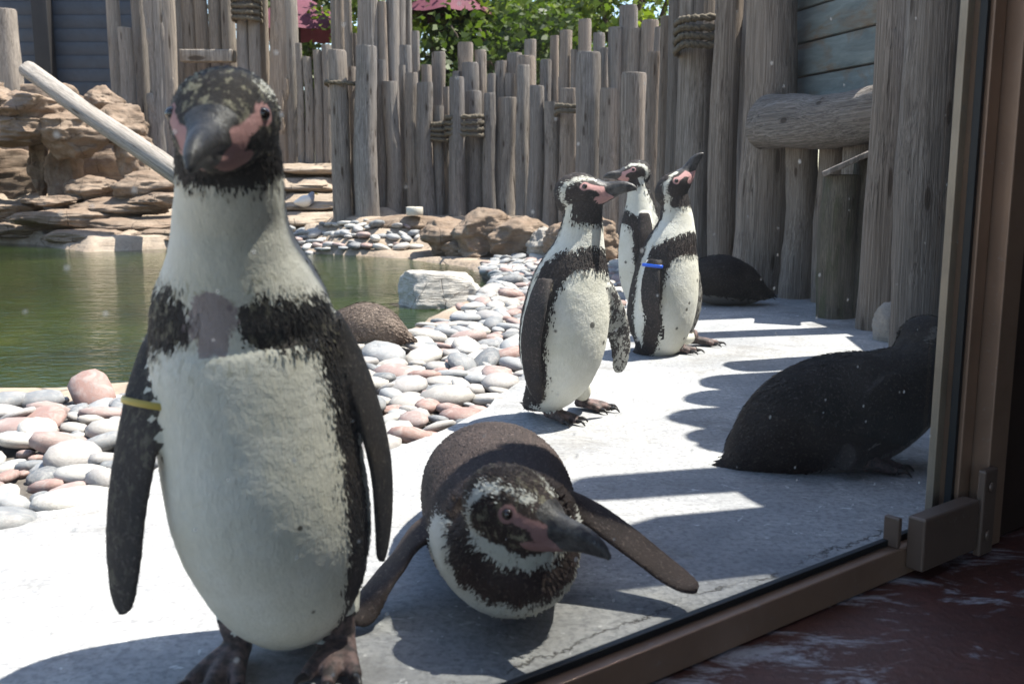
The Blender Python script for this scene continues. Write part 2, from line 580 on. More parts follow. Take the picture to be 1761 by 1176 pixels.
def mat_penguin(name, dark, brown, white, spots=0.0, scale=1.0, thr=.45, pink=1.0):
    """plumage: fields A = (dark, pink, horn), B = (mottle, skin, grey reflection patch); positive = inside, in metres"""
    k = NT(name)
    A = k.new('ShaderNodeAttribute', attribute_name='field_a')
    B = k.new('ShaderNodeAttribute', attribute_name='field_b')
    sa = k.new('ShaderNodeSeparateXYZ'); k.link(A.outputs['Vector'], sa.inputs[0])
    sb = k.new('ShaderNodeSeparateXYZ'); k.link(B.outputs['Vector'], sb.inputs[0])
    v = k.coord('Object')
    n1 = k.noise(v, 55, 4, .65)
    n2 = k.noise(v, 210, 3, .6)
    n3 = k.noise(v, 11, 4, .6)
    n4 = k.noise(k.coord('Object', (1, 1, .35)), 330, 3, .6)
    jit = k.math('ADD', k.math('MULTIPLY', k.math('SUBTRACT', n1, .5), .020), k.math('MULTIPLY', k.math('SUBTRACT', n2, .5), .010))
    dk = k.maprange(k.math('ADD', sa.outputs[0], jit), -.0022, .0022, 0, 1, True)
    # belly spots
    vo = k.voronoi(v, 26 * scale)
    sepc = k.new('ShaderNodeSeparateColor'); k.link(vo.outputs['Color'], sepc.inputs[0])
    ds = k.math('SUBTRACT', vo.outputs['Distance'], k.maprange(sepc.outputs[1], 0, 1, .07, .17))
    spot = k.math('MULTIPLY', k.maprange(ds, -.02, .03, 1, 0), k.math('GREATER_THAN', sepc.outputs[0], thr))
    spot = k.math('MULTIPLY', spot, spots)
    wcol = k.mix(k.maprange(n3, .35, .7), white, tuple(x * y for x, y in zip(white, (.86, .84, .76))))
    wcol = k.mix(k.maprange(n4, .42, .68, 0, .28), wcol, tuple(x * .62 for x in white))
    wcol = k.mix(spot, wcol, (.025, .02, .018))
    dcol = k.mix(k.maprange(n3, .38, .68), dark, brown)
    dcol = k.mix(k.maprange(n2, .56, .68, 0, .7), dcol, tuple(min(1, x * 2.6 + .012) for x in brown))
    c = k.mix(dk, wcol, dcol)
    # pale flecks on the crown and cheeks, mottled under-wing
    fk = k.math('MULTIPLY', k.maprange(sb.outputs[0], .08, .22), k.maprange(k.noise(k.coord('Object', (1, 1, .6)), 120, 4, .6), .53, .62, 0, .85))
    fk = k.math('MULTIPLY', fk, k.maprange(n3, .36, .62))
    c = k.mix(fk, c, (.36, .335, .235))
    mt = k.maprange(k.math('ADD', n1, k.math('MULTIPLY', k.math('SUBTRACT', n2, .5), .6)), .46, .54)
    mcol = k.mix(mt, tuple(x * .62 for x in white), (.05, .044, .042))
    c = k.mix(k.maprange(sb.outputs[0], .35, .65), c, mcol)
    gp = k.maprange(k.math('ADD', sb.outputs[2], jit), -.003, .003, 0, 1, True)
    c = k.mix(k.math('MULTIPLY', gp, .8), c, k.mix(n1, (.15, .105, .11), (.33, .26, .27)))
    # feet and legs
    skin = k.mix(k.maprange(n1, .42, .6), (.045, .037, .036), (.17, .115, .105))
    sk = k.maprange(sb.outputs[1], .35, .65)
    c = k.mix(sk, c, skin)
    # bare pink face, horn bill
    pk = k.maprange(k.math('ADD', sa.outputs[1], k.math('MULTIPLY', jit, .22)), -.0012, .0012, 0, 1, True)
    c = k.mix(pk, c, k.mix(n1, (.40 * pink, .205 * pink, .195 * pink), (.58 * pink, .345 * pink, .33 * pink)))
    hn = k.maprange(k.math('ADD', sa.outputs[2], k.math('MULTIPLY', jit, .10)), -.001, .001, 0, 1, True)
    c = k.mix(hn, c, k.mix(k.maprange(n1, .36, .66), (.015, .015, .017), (.10, .095, .09)))
    rough = k.math('SUBTRACT', .78, k.math('MULTIPLY', k.math('ADD', hn, k.math('MULTIPLY', sk, .4), clamp=True), .36))
    h = k.math('ADD', k.math('MULTIPLY', n2, .6), k.math('MULTIPLY', n4, .5))
    return k.finish(c, rough, k.bump(h, .40, .004), spec=.3)


# ------------------------------------------------------------------ window line (found from the rail in the photo)
EA = Vector((0.795, 0.606, 0)).normalized()
NA = Vector((-EA.y, EA.x, 0))
GP = G(1161, 1142)                      # foot of the rail
GN = GP.dot(NA)
GE0 = GP.dot(EA)


def GL(e, n, z):
    return EA * (GE0 + e) + NA * (GN + n) + Vector((0, 0, z))


E_POST = (G(1650, 945) - GP).dot(EA)
CRACK_N = GN + 0.10
M['concrete'] = mat_concrete()
M['hide_floor'] = mat_hide_floor()
M['glass'] = mat_glass()
M['board'] = mat_board()
M['leaf1'] = mat_leaf('leaf_yellow_green', (.07, .10, .015), (.14, .185, .025), (.22, .26, .05))
M['leaf2'] = mat_leaf('leaf_dark_green', (.03, .05, .010), (.06, .09, .018), (.11, .15, .03))
M['leaf3'] = mat_leaf('leaf_blue_green', (.05, .085, .045), (.09, .14, .07), (.15, .20, .11))
M['reflected_parasol'] = plain('dusky_pink_reflection', (.12, .022, .045), .8, .3, 6)  # tint of the reflections modelled beyond the palisade
M['bark'] = plain('tree_bark', (.10, .075, .055), .9, .5, 20)
M['shed'] = plain('slate_blue_reflected_siding', (.045, .06, .085), .55, .35, 8)  # for the boards put in for reflected siding
M['shed_dark'] = plain('shed_dark_post', (.02, .018, .018), .6)
# ------------------------------------------------------------------ terrain
WZ = -0.07                                # water level
pond_px = [(-420, 690), (0, 684), (120, 684), (240, 672), (330, 660), (460, 640), (600, 610), (700, 580), (735, 556), (800, 524),
           (835, 500), (842, 478), (800, 459), (720, 449), (640, 441), (540, 436), (420, 432), (290, 428), (150, 434), (60, 420), (-120, 412), (-420, 410)]
POND = np.array([G(u, v, WZ)[:2] for u, v in pond_px])


def inside(poly, X, Y):
    ins = np.zeros(X.shape, bool)
    n = len(poly)
    for i in range(n):
        x1, y1 = poly[i]; x2, y2 = poly[(i + 1) % n]
        c = ((y1 > Y) != (y2 > Y)) & (X < (x2 - x1) * (Y - y1) / (y2 - y1 + 1e-12) + x1)
        ins ^= c
    return ins


def polydist(poly, X, Y, closed=True):
    d = np.full(X.shape, 1e9)
    n = len(poly)
    for i in range(n if closed else n - 1):
        a = poly[i]; b = poly[(i + 1) % n]
        ab = b - a
        t = np.clip(((X - a[0]) * ab[0] + (Y - a[1]) * ab[1]) / (ab @ ab + 1e-12), 0, 1)
        d = np.minimum(d, np.hypot(X - a[0] - t * ab[0], Y - a[1] - t * ab[1]))
    return d


def sst(a, b, x):
    t = np.clip((x - a) / (b - a), 0, 1)
    return t * t * (3 - 2 * t)


def height(X, Y, rough=True):
    X = np.asarray(X, float); Y = np.asarray(Y, float)
    pd = polydist(POND, X, Y)
    sgn = np.where(inside(POND, X, Y), -pd, pd)
    far_mid = sst(7.35, 8.5, Y) * 0.27
    far_left = sst(7.6, 8.9, Y) * .12 + sst(8.6, 11.2, Y) * 0.58
    m = sst(-1.9, -1.2, X)
    base = far_left * (1 - m) + far_mid * m
    side = sst(.25, .9, X) * sst(5.6, 7.4, Y) * .16
    base = np.maximum(base, side)
    bank = sst(6.9, 7.4, Y)
    if rough:
        shp = X.shape
        P = np.stack([X.ravel(), Y.ravel(), np.zeros(X.size)], 1)
        n1 = np.zeros(X.size); n2 = np.zeros(X.size); n3 = np.zeros(X.size)
        sel = np.where((bank.ravel() > 0) & (np.abs(P[:, 0]) < 9) & (P[:, 1] < 14))[0]
        n1[sel] = vnoise(P[sel], 1.1, 3.0); n2[sel] = vnoise(P[sel], 3.3, 9.0); n3[sel] = vnoise(P[sel], 9.0, 5.0)
        n1 = n1.reshape(shp); n2 = n2.reshape(shp); n3 = n3.reshape(shp)
        w = base + n1 * .09 + n2 * .04
        step = 0.075
        q = np.floor(w / step); fr = w / step - q
        terr = (q + sst(.72, 1.0, fr)) * step
        base = base * (1 - bank) + bank * (terr * .9 + base * .1 + n3 * .010)
    land = base - 0.030
    z = np.where(sgn > 0, land + np.minimum(0, (sgn - .05)) * 0.4, 0)
    deep = WZ - 0.02 - .30 * sst(0, .35, -sgn)
    return np.where(sgn > 0.0, z, np.minimum(deep, land))


def axis(core0, core1, step, far):
    a = list(np.arange(core0, core1 + 1e-6, step))
    s = step
    while a[-1] < far:
        s *= 1.6; a.append(a[-1] + s)
    s = step
    while a[0] > -far:
        s *= 1.6; a.insert(0, a[0] - s)
    return np.array(a)


gx = axis(-5.5, 2.0, .04, 900.0)
gy = axis(1.5, 12.0, .04, 900.0)
XX, YY = np.meshgrid(gx, gy)
ZZ = height(XX, YY)
outside = (XX > 1.6) | (YY > 12.3) | (YY < 1.2)
ZZ = np.where((YY < 1.2), -.05, ZZ)
nx, ny = len(gx), len(gy)
gv = np.stack([XX.ravel(), YY.ravel(), ZZ.ravel()], 1)
gf = [(j * nx + i, j * nx + i + 1, (j + 1) * nx + i + 1, (j + 1) * nx + i) for j in range(ny - 1) for i in range(nx - 1)]
ground = mesh('ground', gv.tolist(), gf, M['sand'])
tag(ground, kind='structure')


def ground_z(x, y):
    return float(height(np.array([x]), np.array([y]))[0])


def GT(u, v):
    """photo pixel on the bank"""
    r = ray(u, v)
    ys = np.linspace(6.5, 12, 260)
    P = np.array([(r.x * y / r.y, y, CAMZ + r.z * y / r.y) for y in ys])
    h = height(P[:, 0], P[:, 1], False) 
    i = int(np.argmax(P[:, 2] < h))
    return Vector(P[i])


def flat_poly(name, pts, z0, z1, mat, kind='structure', parent=None):
    """a slab: outline pts (x, y), top z1, skirt to z0"""
    n = len(pts)
    bm = bmesh.new()
    top = [bm.verts.new((p[0], p[1], z1)) for p in pts]
    bot = [bm.verts.new((p[0], p[1], z0)) for p in pts]
    f = bm.faces.new(top)
    if f.normal.z < 0 or True:
        f.normal_update()
        if f.normal.z < 0: f.normal_flip()
    for i in range(n):
        j = (i + 1) % n
        bm.faces.new((top[i], bot[i], bot[j], top[j]))
    bmesh.ops.recalc_face_normals(bm, faces=bm.faces[:])
    bmesh.ops.triangulate(bm, faces=[f for f in bm.faces if len(f.verts) > 4])
    me = bpy.data.meshes.new(name)
    bm.to_mesh(me); bm.free()
    me.materials.append(mat)
    o = bpy.data.objects.new(name, me)
    link(o, parent)
    if kind: o['kind'] = kind
    return o


# concrete apron: its rim towards the pebbles comes from the photo
rim_px = [(-420, 985), (0, 893), (90, 876), (150, 852), (260, 812), (380, 800), (520, 795), (640, 782), (740, 748), (830, 705), (890, 655), (960, 612),
          (1040, 575), (1075, 540), (1075, 500), (1060, 470)]
RIM = [G(u, v)[:2] for u, v in rim_px]
rimd = crom(RIM, 90)
rimd = [(p[0] + .012 * mnoise.noise(Vector((p[0] * 7, p[1] * 7, 0))), p[1] + .012 * mnoise.noise(Vector((p[0] * 7, p[1] * 7, 9)))) for p in rimd]
ap = list(rimd)
ap += [(.72, 5.6), (1.6, 5.6), (1.7, 1.9)]
c1 = GL(E_POST + .9, .03, 0); c2 = GL(-2.6, .03, 0)
ap += [(c1.x, c1.y), (c2.x, c2.y)]
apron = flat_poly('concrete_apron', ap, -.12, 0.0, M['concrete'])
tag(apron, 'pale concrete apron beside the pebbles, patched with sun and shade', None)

water = flat_poly('pond_water', [(-6.5, 2.0), (1.2, 2.0), (1.2, 9.9), (-6.5, 9.9)], WZ - .001, WZ, M['water'])
# only the top sheet of the water
bmw = bmesh.new(); bmw.from_mesh(water.data)
bmesh.ops.delete(bmw, geom=[f for f in bmw.faces if abs(f.normal.z) < .5], context='FACES')
bmw.to_mesh(water.data); bmw.free()

# kerb edge of the pond on the near left
kp = crom([G(u, v, -.03)[:] for u, v in [(-300, 692), (0, 688), (120, 688), (240, 678), (330, 668)]], 40)
kv, kf = tube([(p[0], p[1], -.045) for p in kp], .02, 8)
tag(mesh('pond_kerb', kv, kf, M['sand']), kind='structure')

# ------------------------------------------------------------------ pebbles
rng = random.Random(7)


def pebble_mesh(seed):
    bm = bmesh.new()
    bmesh.ops.create_icosphere(bm, subdivisions=2, radius=1.0)
    r = random.Random(seed)
    ax = 1.0; ay = r.uniform(.52, .88); az = r.uniform(.24, .40)
    e = r.uniform(2.1, 2.7)
    for v in bm.verts:
        p = v.co.normalized()
        q = (abs(p.x) ** e + abs(p.y) ** e + abs(p.z) ** e) ** (-1 / e)
        n = 1 + .10 * mnoise.noise(p * 1.3 + Vector((seed * 3.1, 0, 0))) + .03 * mnoise.noise(p * 3.5 + Vector((0, seed, 0)))
        v.co = Vector((p.x * ax, p.y * ay, p.z * az)) * q * n
    me = bpy.data.meshes.new('pebble')
    bm.to_mesh(me); bm.free()
    me.polygons.foreach_set('use_smooth', [True] * len(me.polygons))
    me.materials.append(M['pebble'])
    return me


PM = [pebble_mesh(i) for i in range(16)]
bed_px = [(-260, 694), (0, 692), (120, 690), (250, 682), (420, 660), (560, 640), (610, 612), (700, 588), (745, 566), (800, 538), (850, 508), (862, 480), (830, 462),
          (860, 447), (930, 440), (1010, 438), (1075, 455), (1085, 500), (1085, 545), (1050, 580), (960, 620), (893, 662), (830, 712), (740, 756), (640, 792), (520, 805), (380, 810), (260, 824), (150, 862), (90, 888), (0, 905), (-260, 965)]
BED = np.array([G(u, v, -.02)[:2] for u, v in bed_px])
pebble_bed = flat_poly('pebble_bed', [tuple(p) for p in BED], -.14, -.024, M['pebble_gaps'])
tag(pebble_bed, 'bed of rounded grey and pink pebbles between pond and concrete', None)
pos = []
cells = {}


def try_place(x, y, r, gap):
    cx, cy = int(x / .14), int(y / .14)
    for i in range(cx - 1, cx + 2):
        for j in range(cy - 1, cy + 2):
            for (a, b, c) in cells.get((i, j), ()):
                if (a - x) ** 2 + (b - y) ** 2 < (gap * (c + r)) ** 2:
                    return False
    cells.setdefault((cx, cy), []).append((x, y, r))
    return True


bx0, by0 = BED.min(0); bx1, by1 = BED.max(0)
bx0 = max(bx0, -2.3)
cand = []
for r0, r1, tries, gap in ((.050, .064, 500, .70), (.036, .050, 3600, .68), (.024, .036, 9000, .68), (.014, .024, 12000, .72)):
    xs = [rng.uniform(bx0, bx1) for _ in range(tries)]
    ys = [rng.uniform(by0, by1) for _ in range(tries)]
    ins = inside(BED, np.array(xs), np.array(ys))
    dd = polydist(BED, np.array(xs), np.array(ys))
    for x, y, k, d in zip(xs, ys, ins, dd):
        r = rng.uniform(r0, r1)
        if (k or d < .02) and try_place(x, y, r, gap):
            cand.append((x, y, r))


def to_px(p):
    v = Vector(p) - Vector((0, 0, CAMZ))
    f = v.y * CP - v.z * SP
    d = -v.y * SP - v.z * CP
    return W0 / 2 + FPX * v.x / f, H0 / 2 + FPX * d / f, f


def peb_matrix(x, y, r, z, seed):
    q = random.Random(seed)
    return (Matrix.Translation((x, y, z + r * .22 * q.uniform(.3, 2.2))) @ Matrix.Rotation(q.uniform(0, 6.28), 4, 'Z')
            @ Matrix.Rotation(q.gauss(0, .2), 4, 'X') @ Matrix.Rotation(q.gauss(0, .2), 4, 'Y') @ Matrix.Scale(r * 1.18, 4))


far_bed_px = [(490, 398), (560, 388), (650, 392), (700, 402), (735, 416), (700, 428), (600, 430), (500, 428)]
FBED = np.array([GT(u, v)[:2] for u, v in far_bed_px])
fb0 = FBED.min(0); fb1 = FBED.max(0)
cells.clear()
farp = []
for r0, r1, tries, gap in ((.045, .07, 900, .7), (.03, .045, 1500, .7)):
    xs = np.array([rng.uniform(fb0[0], fb1[0]) for _ in range(tries)]); ys = np.array([rng.uniform(fb0[1], fb1[1]) for _ in range(tries)])
    ins = inside(FBED, xs, ys)
    for x, y, k in zip(xs, ys, ins):
        r = rng.uniform(r0, r1)
        if k and try_place(x, y, r, gap):
            farp.append((x, y, r))
allp = [(x, y, r, -.022) for x, y, r in cand] + [(x, y, r, ground_z(x, y) + .004) for x, y, r in farp]
scored = []
for x, y, r, z in allp:
    u, v, f = to_px((x, y, z))
    vis = -40 < u < W0 and -20 < v < H0 + 20
    hid = (300 < u < 590 and v > 470)                       # behind the big penguin
    scored.append(((r / f if vis and not hid else r / f * .01), x, y, r, z))
scored.sort(reverse=True)
rest_v, rest_f = [], []
for i, (s, x, y, r, z) in enumerate(scored):
    mt = peb_matrix(x, y, r, z, i + 11)
    me = PM[(i * 7) % len(PM)]
    if i < 295:
        o = bpy.data.objects.new('pebble', me)
        link(o, pebble_bed)
        o.matrix_local = mt
    else:
        o0 = len(rest_v)
        rest_v += [tuple(mt @ v.co) for v in me.vertices]
        rest_f += [tuple(k + o0 for k in p.vertices) for p in me.polygons]
o = mesh('small_pebbles', rest_v, rest_f, M['pebble_mix'], pebble_bed)
tag(o, kind='stuff')

# ------------------------------------------------------------------ rocks


def rock_verts(seed, size, subdiv=4, cuts=9, strata=0.0, amp=.10, depth=.62, planes=()):
    bm = bmesh.new()
    bmesh.ops.create_icosphere(bm, subdivisions=subdiv, radius=1.0)
    r = random.Random(seed)
    planes = [(Vector(q[:3]).normalized(), q[3]) for q in planes]
    for _ in range(cuts):
        n = Vector((r.gauss(0, 1), r.gauss(0, 1), r.gauss(0, .8))).normalized()
        planes.append((n, r.uniform(depth, .92)))
    for v in bm.verts:
        p = v.co.copy()
        for n, d in planes:
            q = p.dot(n)
            if q > d:
                p -= n * (q - d) * .92
        sd = Vector((seed * 1.37, seed * .61, -seed))
        p *= 1 + amp * mnoise.fractal(p * 1.6 + sd, 1.0, 2.0, 4) + .035 * mnoise.fractal(p * 5 + sd, 1.0, 2.0, 3)
        if strata:
            zz = p.z * strata + .55 * mnoise.noise(p * 1.1 + sd) + .2 * mnoise.noise(p * 3.0 + sd)
            li = math.floor(zz); g = zz - li
            ins = [random.Random(seed * 131 + li + q).uniform(0, .20) for q in (0, 1)]
            w = min(1, max(0, (g - .80) / .2)); w = w * w * (3 - 2 * w)
            k = ins[0] * (1 - w) + ins[1] * w
            k += .05 * max(0, 1 - abs(g - .92) * 9)
            p.x *= 1 - k; p.y *= 1 - k
        rd = 1 - min(1, abs(mnoise.noise(p * 2.3 + sd)) * 7)
        p *= 1 - .045 * rd
        v.co = Vector((p.x * size[0], p.y * size[1], p.z * size[2]))
    vs = [v.co.copy() for v in bm.verts]
    fs = [tuple(v.index for v in f.verts) for f in bm.faces]
    bm.free()
    return vs, fs


def rock(name, loc, size, seed, mat, parent=None, rz=0.0, **kw):
    vs, fs = rock_verts(seed, size, **kw)
    o = mesh(name, vs, fs, mat, world_verts=False)
    o.location = loc
    o.rotation_euler = (0, 0, rz)
    if parent is not None:
        child_world(o, parent)
    return o


b0 = G(758, 530, WZ)
tag(rock('boulder', (b0.x + .0, b0.y + .12, WZ + .065), (.235, .20, .15), 27, M['rock_pale'], rz=.2, cuts=6, depth=.72, amp=.06, subdiv=5, planes=[(.08, .05, 1, .55), (-.1, -1, .25, .60), (-1, -.25, .1, .70), (1, -.1, .5, .66), (0, 1, .1, .7)]),
    'pale square-edged boulder at the pond margin in front of the pebbles', 'boulder')

rk = [((770, 385), .24, .20, .17, 'M', 'grey brown rock with a ledge beside the cream dish'),
      ((835, 378), .34, .24, .20, 'M', 'broad dark rock against the palisade with a humped top'),
      ((800, 402), .20, .17, .10, 'M', 'low rounded rock in front of the humped palisade rock'),
      ((890, 392), .28, .22, .16, 'M', 'sloping dark rock in the palisade shade next to the humped one'),
      ((935, 408), .17, .14, .13, 'G', 'small pale blocky rock at the foot of the palisade'),
      ((975, 402), .18, .16, .15, 'M', 'dark rock half hidden behind the penguin with raised bill'),
      ((1030, 410), .22, .18, .16, 'M', 'dark rock under the palisade between two standing penguins')]
for i, ((u, v), a, b, c, t, lab) in enumerate(rk):
    d = 7.3 - (u - 770) * .004
    p = U(u, v, d)
    gz = ground_z(p.x, d)
    tag(rock('rock', (p.x, d, max(gz + c * .35, min(p.z, gz + c * .7))), (a, b, c), 40 + i, M['rock_grey'] if t == 'G' else M['rock'], rz=i * 1.3, cuts=10, strata=2.2, subdiv=5, amp=.18), lab, 'rock')

# sculpted rock outcrop with two hollows on the left
outc = empty('rock_outcrop', (-3.9, 9.6, .0))
tag(outc, 'layered brown rock outcrop with two dark hollows behind the pond', 'rock outcrop')
ob = [(-20, 320, 9.4, 30, .45), (20, 205, 9.5, .62, .42), (95, 240, 9.35, .40, .30), (118, 300, 9.3, .20, .40)]
spec = [  # px centre, depth, half sizes in m
    ((-30, 190), 9.35, (.60, .55, .24)), ((60, 195), 9.45, (.46, .50, .20)), ((120, 232), 9.3, (.34, .42, .22)), ((20, 225), 9.25, (.42, .40, .13)),
    ((112, 310), 9.6, (.16, .24, .42)), ((-80, 300), 9.45, (.36, .30, .50)), ((60, 378), 9.2, (.55, .30, .07)), ((75, 275), 9.75, (.12, .2, .4)),
    ((0, 362), 9.1, (.40, .30, .10)), ((180, 175), 9.8, (.22, .24, .14)), ((205, 215), 9.5, (.26, .30, .20)),
    ((228, 272), 9.4, (.20, .22, .24)), ((165, 330), 9.2, (.38, .26, .13)), ((260, 325), 9.0, (.40, .26, .15)),
    ((215, 355), 8.9, (.62, .30, .08)), ((130, 378), 8.75, (.60, .28, .10)), ((255, 388), 8.6, (.62, .28, .085)),
    ((285, 345), 8.75, (.35, .2, .07)), ((90, 345), 9.0, (.3, .2, .06)), ((300, 405), 8.35, (.4, .2, .06)), ((230, 415), 8.25, (.3, .16, .05)), ((155, 408), 8.4, (.46, .20, .075)), ((30, 395), 8.9, (.5, .25, .07)), ((10, 320), 9.95, (.75, .2, .34)), ((60, 262), 10.6, (1.1, .25, .70)), ((190, 290), 10.3, (.5, .2, .5))]
for i, ((u, v), d, sz) in enumerate(spec):
    p = U(u, v, d)
    rock('boulder', p, sz, 70 + i, M['rock'], outc, rz=random.Random(i).uniform(-.3, .3), cuts=7, strata=3.2 if sz[2] > .2 else 1.5, amp=.2, subdiv=5)

# ------------------------------------------------------------------ logs


def log_mesh(seed, lean=0.0, stubs=0, notch=False):
    """unit log: radius 1, height 1, base at the origin"""
    r = random.Random(seed)
    nseg, nr = 16, 26
    vs, fs = [], []
    bx, by = r.uniform(-.18, .18), r.uniform(-.12, .12)
    ph = [r.uniform(0, 6.28) for _ in range(4)]
    sl = r.uniform(-.06, .06), r.uniform(-.06, .06)
    for i in range(nseg + 1):
        t = i / nseg
        tap = 1.06 - .14 * t
        if i == nseg: tap *= .93
        cx = bx * math.sin(t * math.pi) + .10 * math.sin(t * 7 + ph[0])
        cy = by * math.sin(t * math.pi) + .10 * math.sin(t * 6 + ph[1])
        zz = t if i < nseg else 1.0
        if i == nseg - 1: zz = .988
        for k in range(nr):
            a = 2 * math.pi * k / nr
            rr = tap * (1 + .05 * math.sin(2 * a + ph[2] + t * 1.5) + .04 * math.sin(3 * a + ph[3] - t * 2)
                        + .07 * mnoise.noise(Vector((math.cos(a) * 1.5, math.sin(a) * 1.5, t * 9 + seed * 7)))
                        - .16 * max(0, 1 - abs(((a - ph[3] - .3 * math.sin(t * 4)) % 6.283) - 3.1) * 5) * (.3 + .7 * t))
            dz = (math.cos(a) * sl[0] + math.sin(a) * sl[1]) * .25 * max(0, (t - .9) * 10) * .5
            vs.append((cx + rr * math.cos(a), cy + rr * math.sin(a), zz + dz * .2))
    for i in range(nseg):
        for k in range(nr):
            l = (k + 1) % nr
            fs.append((i * nr + k, i * nr + l, (i + 1) * nr + l, (i + 1) * nr + k))
    ns = len(fs)
    vs.append((vs[nseg * nr][0] - tap, vs[nseg * nr][1] * 0, 1.0))
    c = np.mean(np.array(vs[nseg * nr:nseg * nr + nr]), 0)
    vs[-1] = tuple(c)
    for k in range(nr):
        fs.append((nseg * nr + k, nseg * nr + (k + 1) % nr, len(vs) - 1))
    fs.append(tuple(range(nr))[::-1])
    for _ in range(stubs):                                      # broken-off branch stubs
        a = r.uniform(3.4, 6.0); t = r.uniform(.12, .9)
        d = Vector((math.cos(a), math.sin(a), 0)); s = r.uniform(.22, .38)
        b = Vector((0, 0, t)) + d * .8
        ln = r.uniform(.25, .5)
        hz = .045 * r.uniform(.7, 1.2)
        o = len(vs)
        for q, w in ((0, 1.3), (ln * .6, .9), (ln, .55)):
            for k in range(6):
                an = k * math.pi / 3
                sd = Vector((-d.y, d.x, 0))
                pp = b + d * q + sd * math.cos(an) * s * w + Vector((0, 0, math.sin(an) * hz * w + q * .05))
                vs.append(tuple(pp))
        for q in range(2):
            for k in range(6):
                l = (k + 1) % 6
                fs.append((o + q * 6 + k, o + q * 6 + l, o + q * 6 + 6 + l, o + q * 6 + 6 + k))
        fs.append(tuple(o + 12 + k for k in range(6)))
    me = bpy.data.meshes.new('log')
    me.from_pydata(vs, [], fs)
    me.polygons.foreach_set('use_smooth', [True] * len(me.polygons))
    for i in range(ns, ns + nr):
        me.polygons[i].use_smooth = False
    return me, ns, nr


_log_cache = {}


def log_variant(seed, mat, stubs=0):
    key = (seed, mat, stubs)
    if key not in _log_cache:
        me, ns, nr = log_mesh(seed, 0, stubs)
        me.materials.append(M[mat]); me.materials.append(M['end'])
        for i in range(ns, ns + nr):
            me.polygons[i].material_index = 1
        _log_cache[key] = me
    return _log_cache[key]


_li = [0]


def log(parent, x, y, z0, z1, r, mat='log', lean=(0, 0), stubs=0, name='log', seed=None):
    _li[0] += 1
    i = _li[0] if seed is None else seed
    me = log_variant(i % 9, mat, stubs)
    o = bpy.data.objects.new(name, me)
    link(o)
    o.location = (x, y, z0)
    o.scale = (r, r, z1 - z0)
    o.rotation_euler = (lean[1], lean[0], (i * 2.39) % 6.28 if not stubs else 0)
    child_world(o, parent)
    return o


def log_px(parent, u0, u1, vt, d, mat='log', lean=(0, 0), stubs=0, z0=None, ztop=None):
    uc = (u0 + u1) / 2
    p = U(uc, vt, d)
    r = (u1 - u0) / 2 / FPX * d * 1.02
    gz = ground_z(p.x, d) if z0 is None else z0
    return log(parent, p.x, d, gz - .10, p.z if ztop is None else ztop, r, mat, lean, stubs)


def dep(u):
    return float(np.interp(u, [480, 570, 740, 900, 1000, 1080, 1150, 1200, 1260, 1330], [8.3, 8.25, 8.45, 8.25, 7.7, 6.9, 6.1, 5.5, 4.9, 4.6]))


pal = empty('log_palisade', (0, 8.3, .25))
tag(pal, 'uneven grey log palisade with rope lashings behind the pebbles', 'fence')
Z2 = lambda x: 500 + .374 * x
front = [(175, 262, 232), (252, 300, 308), (283, 384, 212), (382, 430, 277), (430, 495, 375), (497, 530, 300), (525, 588, 335), (583, 655, 380), (650, 703, 488),
         (700, 730, 400), (725, 798, 355), (800, 880, 420), (887, 942, 428), (946, 1032, 450), (1032, 1095, 300), (1090, 1160, 395), (1165, 1228, 468),
         (1235, 1322, 408), (1320, 1428, 242), (1426, 1512, 408), (1525, 1600, 338)]
for i, (a, b, t) in enumerate(front):
    u0, u1 = Z2(a), Z2(b)
    d = dep((u0 + u1) / 2) + (0.0, .10, -.12, .08, .02, .14, .03, -.08)[i % 8]
    log_px(pal, u0, u1, t * .374, d, 'log', (random.Random(i).uniform(-.02, .02), 0))
back = [(497, 556, 210), (555, 592, 142), (592, 642, 298), (645, 712, 240), (735, 770, 330), (770, 838, 197), (785, 862, 290), (850, 907, 232), (905, 945, 340), (940, 1000, 282),
        (985, 1032, 340), (995, 1062, 245), (1036, 1120, 258), (1072, 1131, 182), (1145, 1200, 275), (1198, 1240, 165), (1228, 1286, 140), (1232, 1312, 355), (1285, 1325, 228), (1325, 1390, 90), (1378, 1432, 152),
        (1425, 1460, 222), (1460, 1517, 128), (1520, 1604, 27)]
for i, (a, b, t) in enumerate(back):
    u0, u1 = Z2(a), Z2(b)
    d = dep((u0 + u1) / 2) + (.30, .38, .33, .45)[i % 4]
    log_px(pal, u0, u1, t * .374, d, 'log', (random.Random(i + 50).uniform(-.015, .015), 0))
Z3 = lambda x: 1000 + .476 * x
for i, (a, b, t, d) in enumerate([(100, 145, 100, 7.3), (168, 220, 105, 6.95), (218, 280, 75, 6.9), (262, 292, 100, 6.7), (145, 240, 265, 6.45), (240, 290, 190, 6.25)]):
    log_px(pal, Z3(a), Z3(b), t * .476, d, 'log')

# rope lashings on the palisade


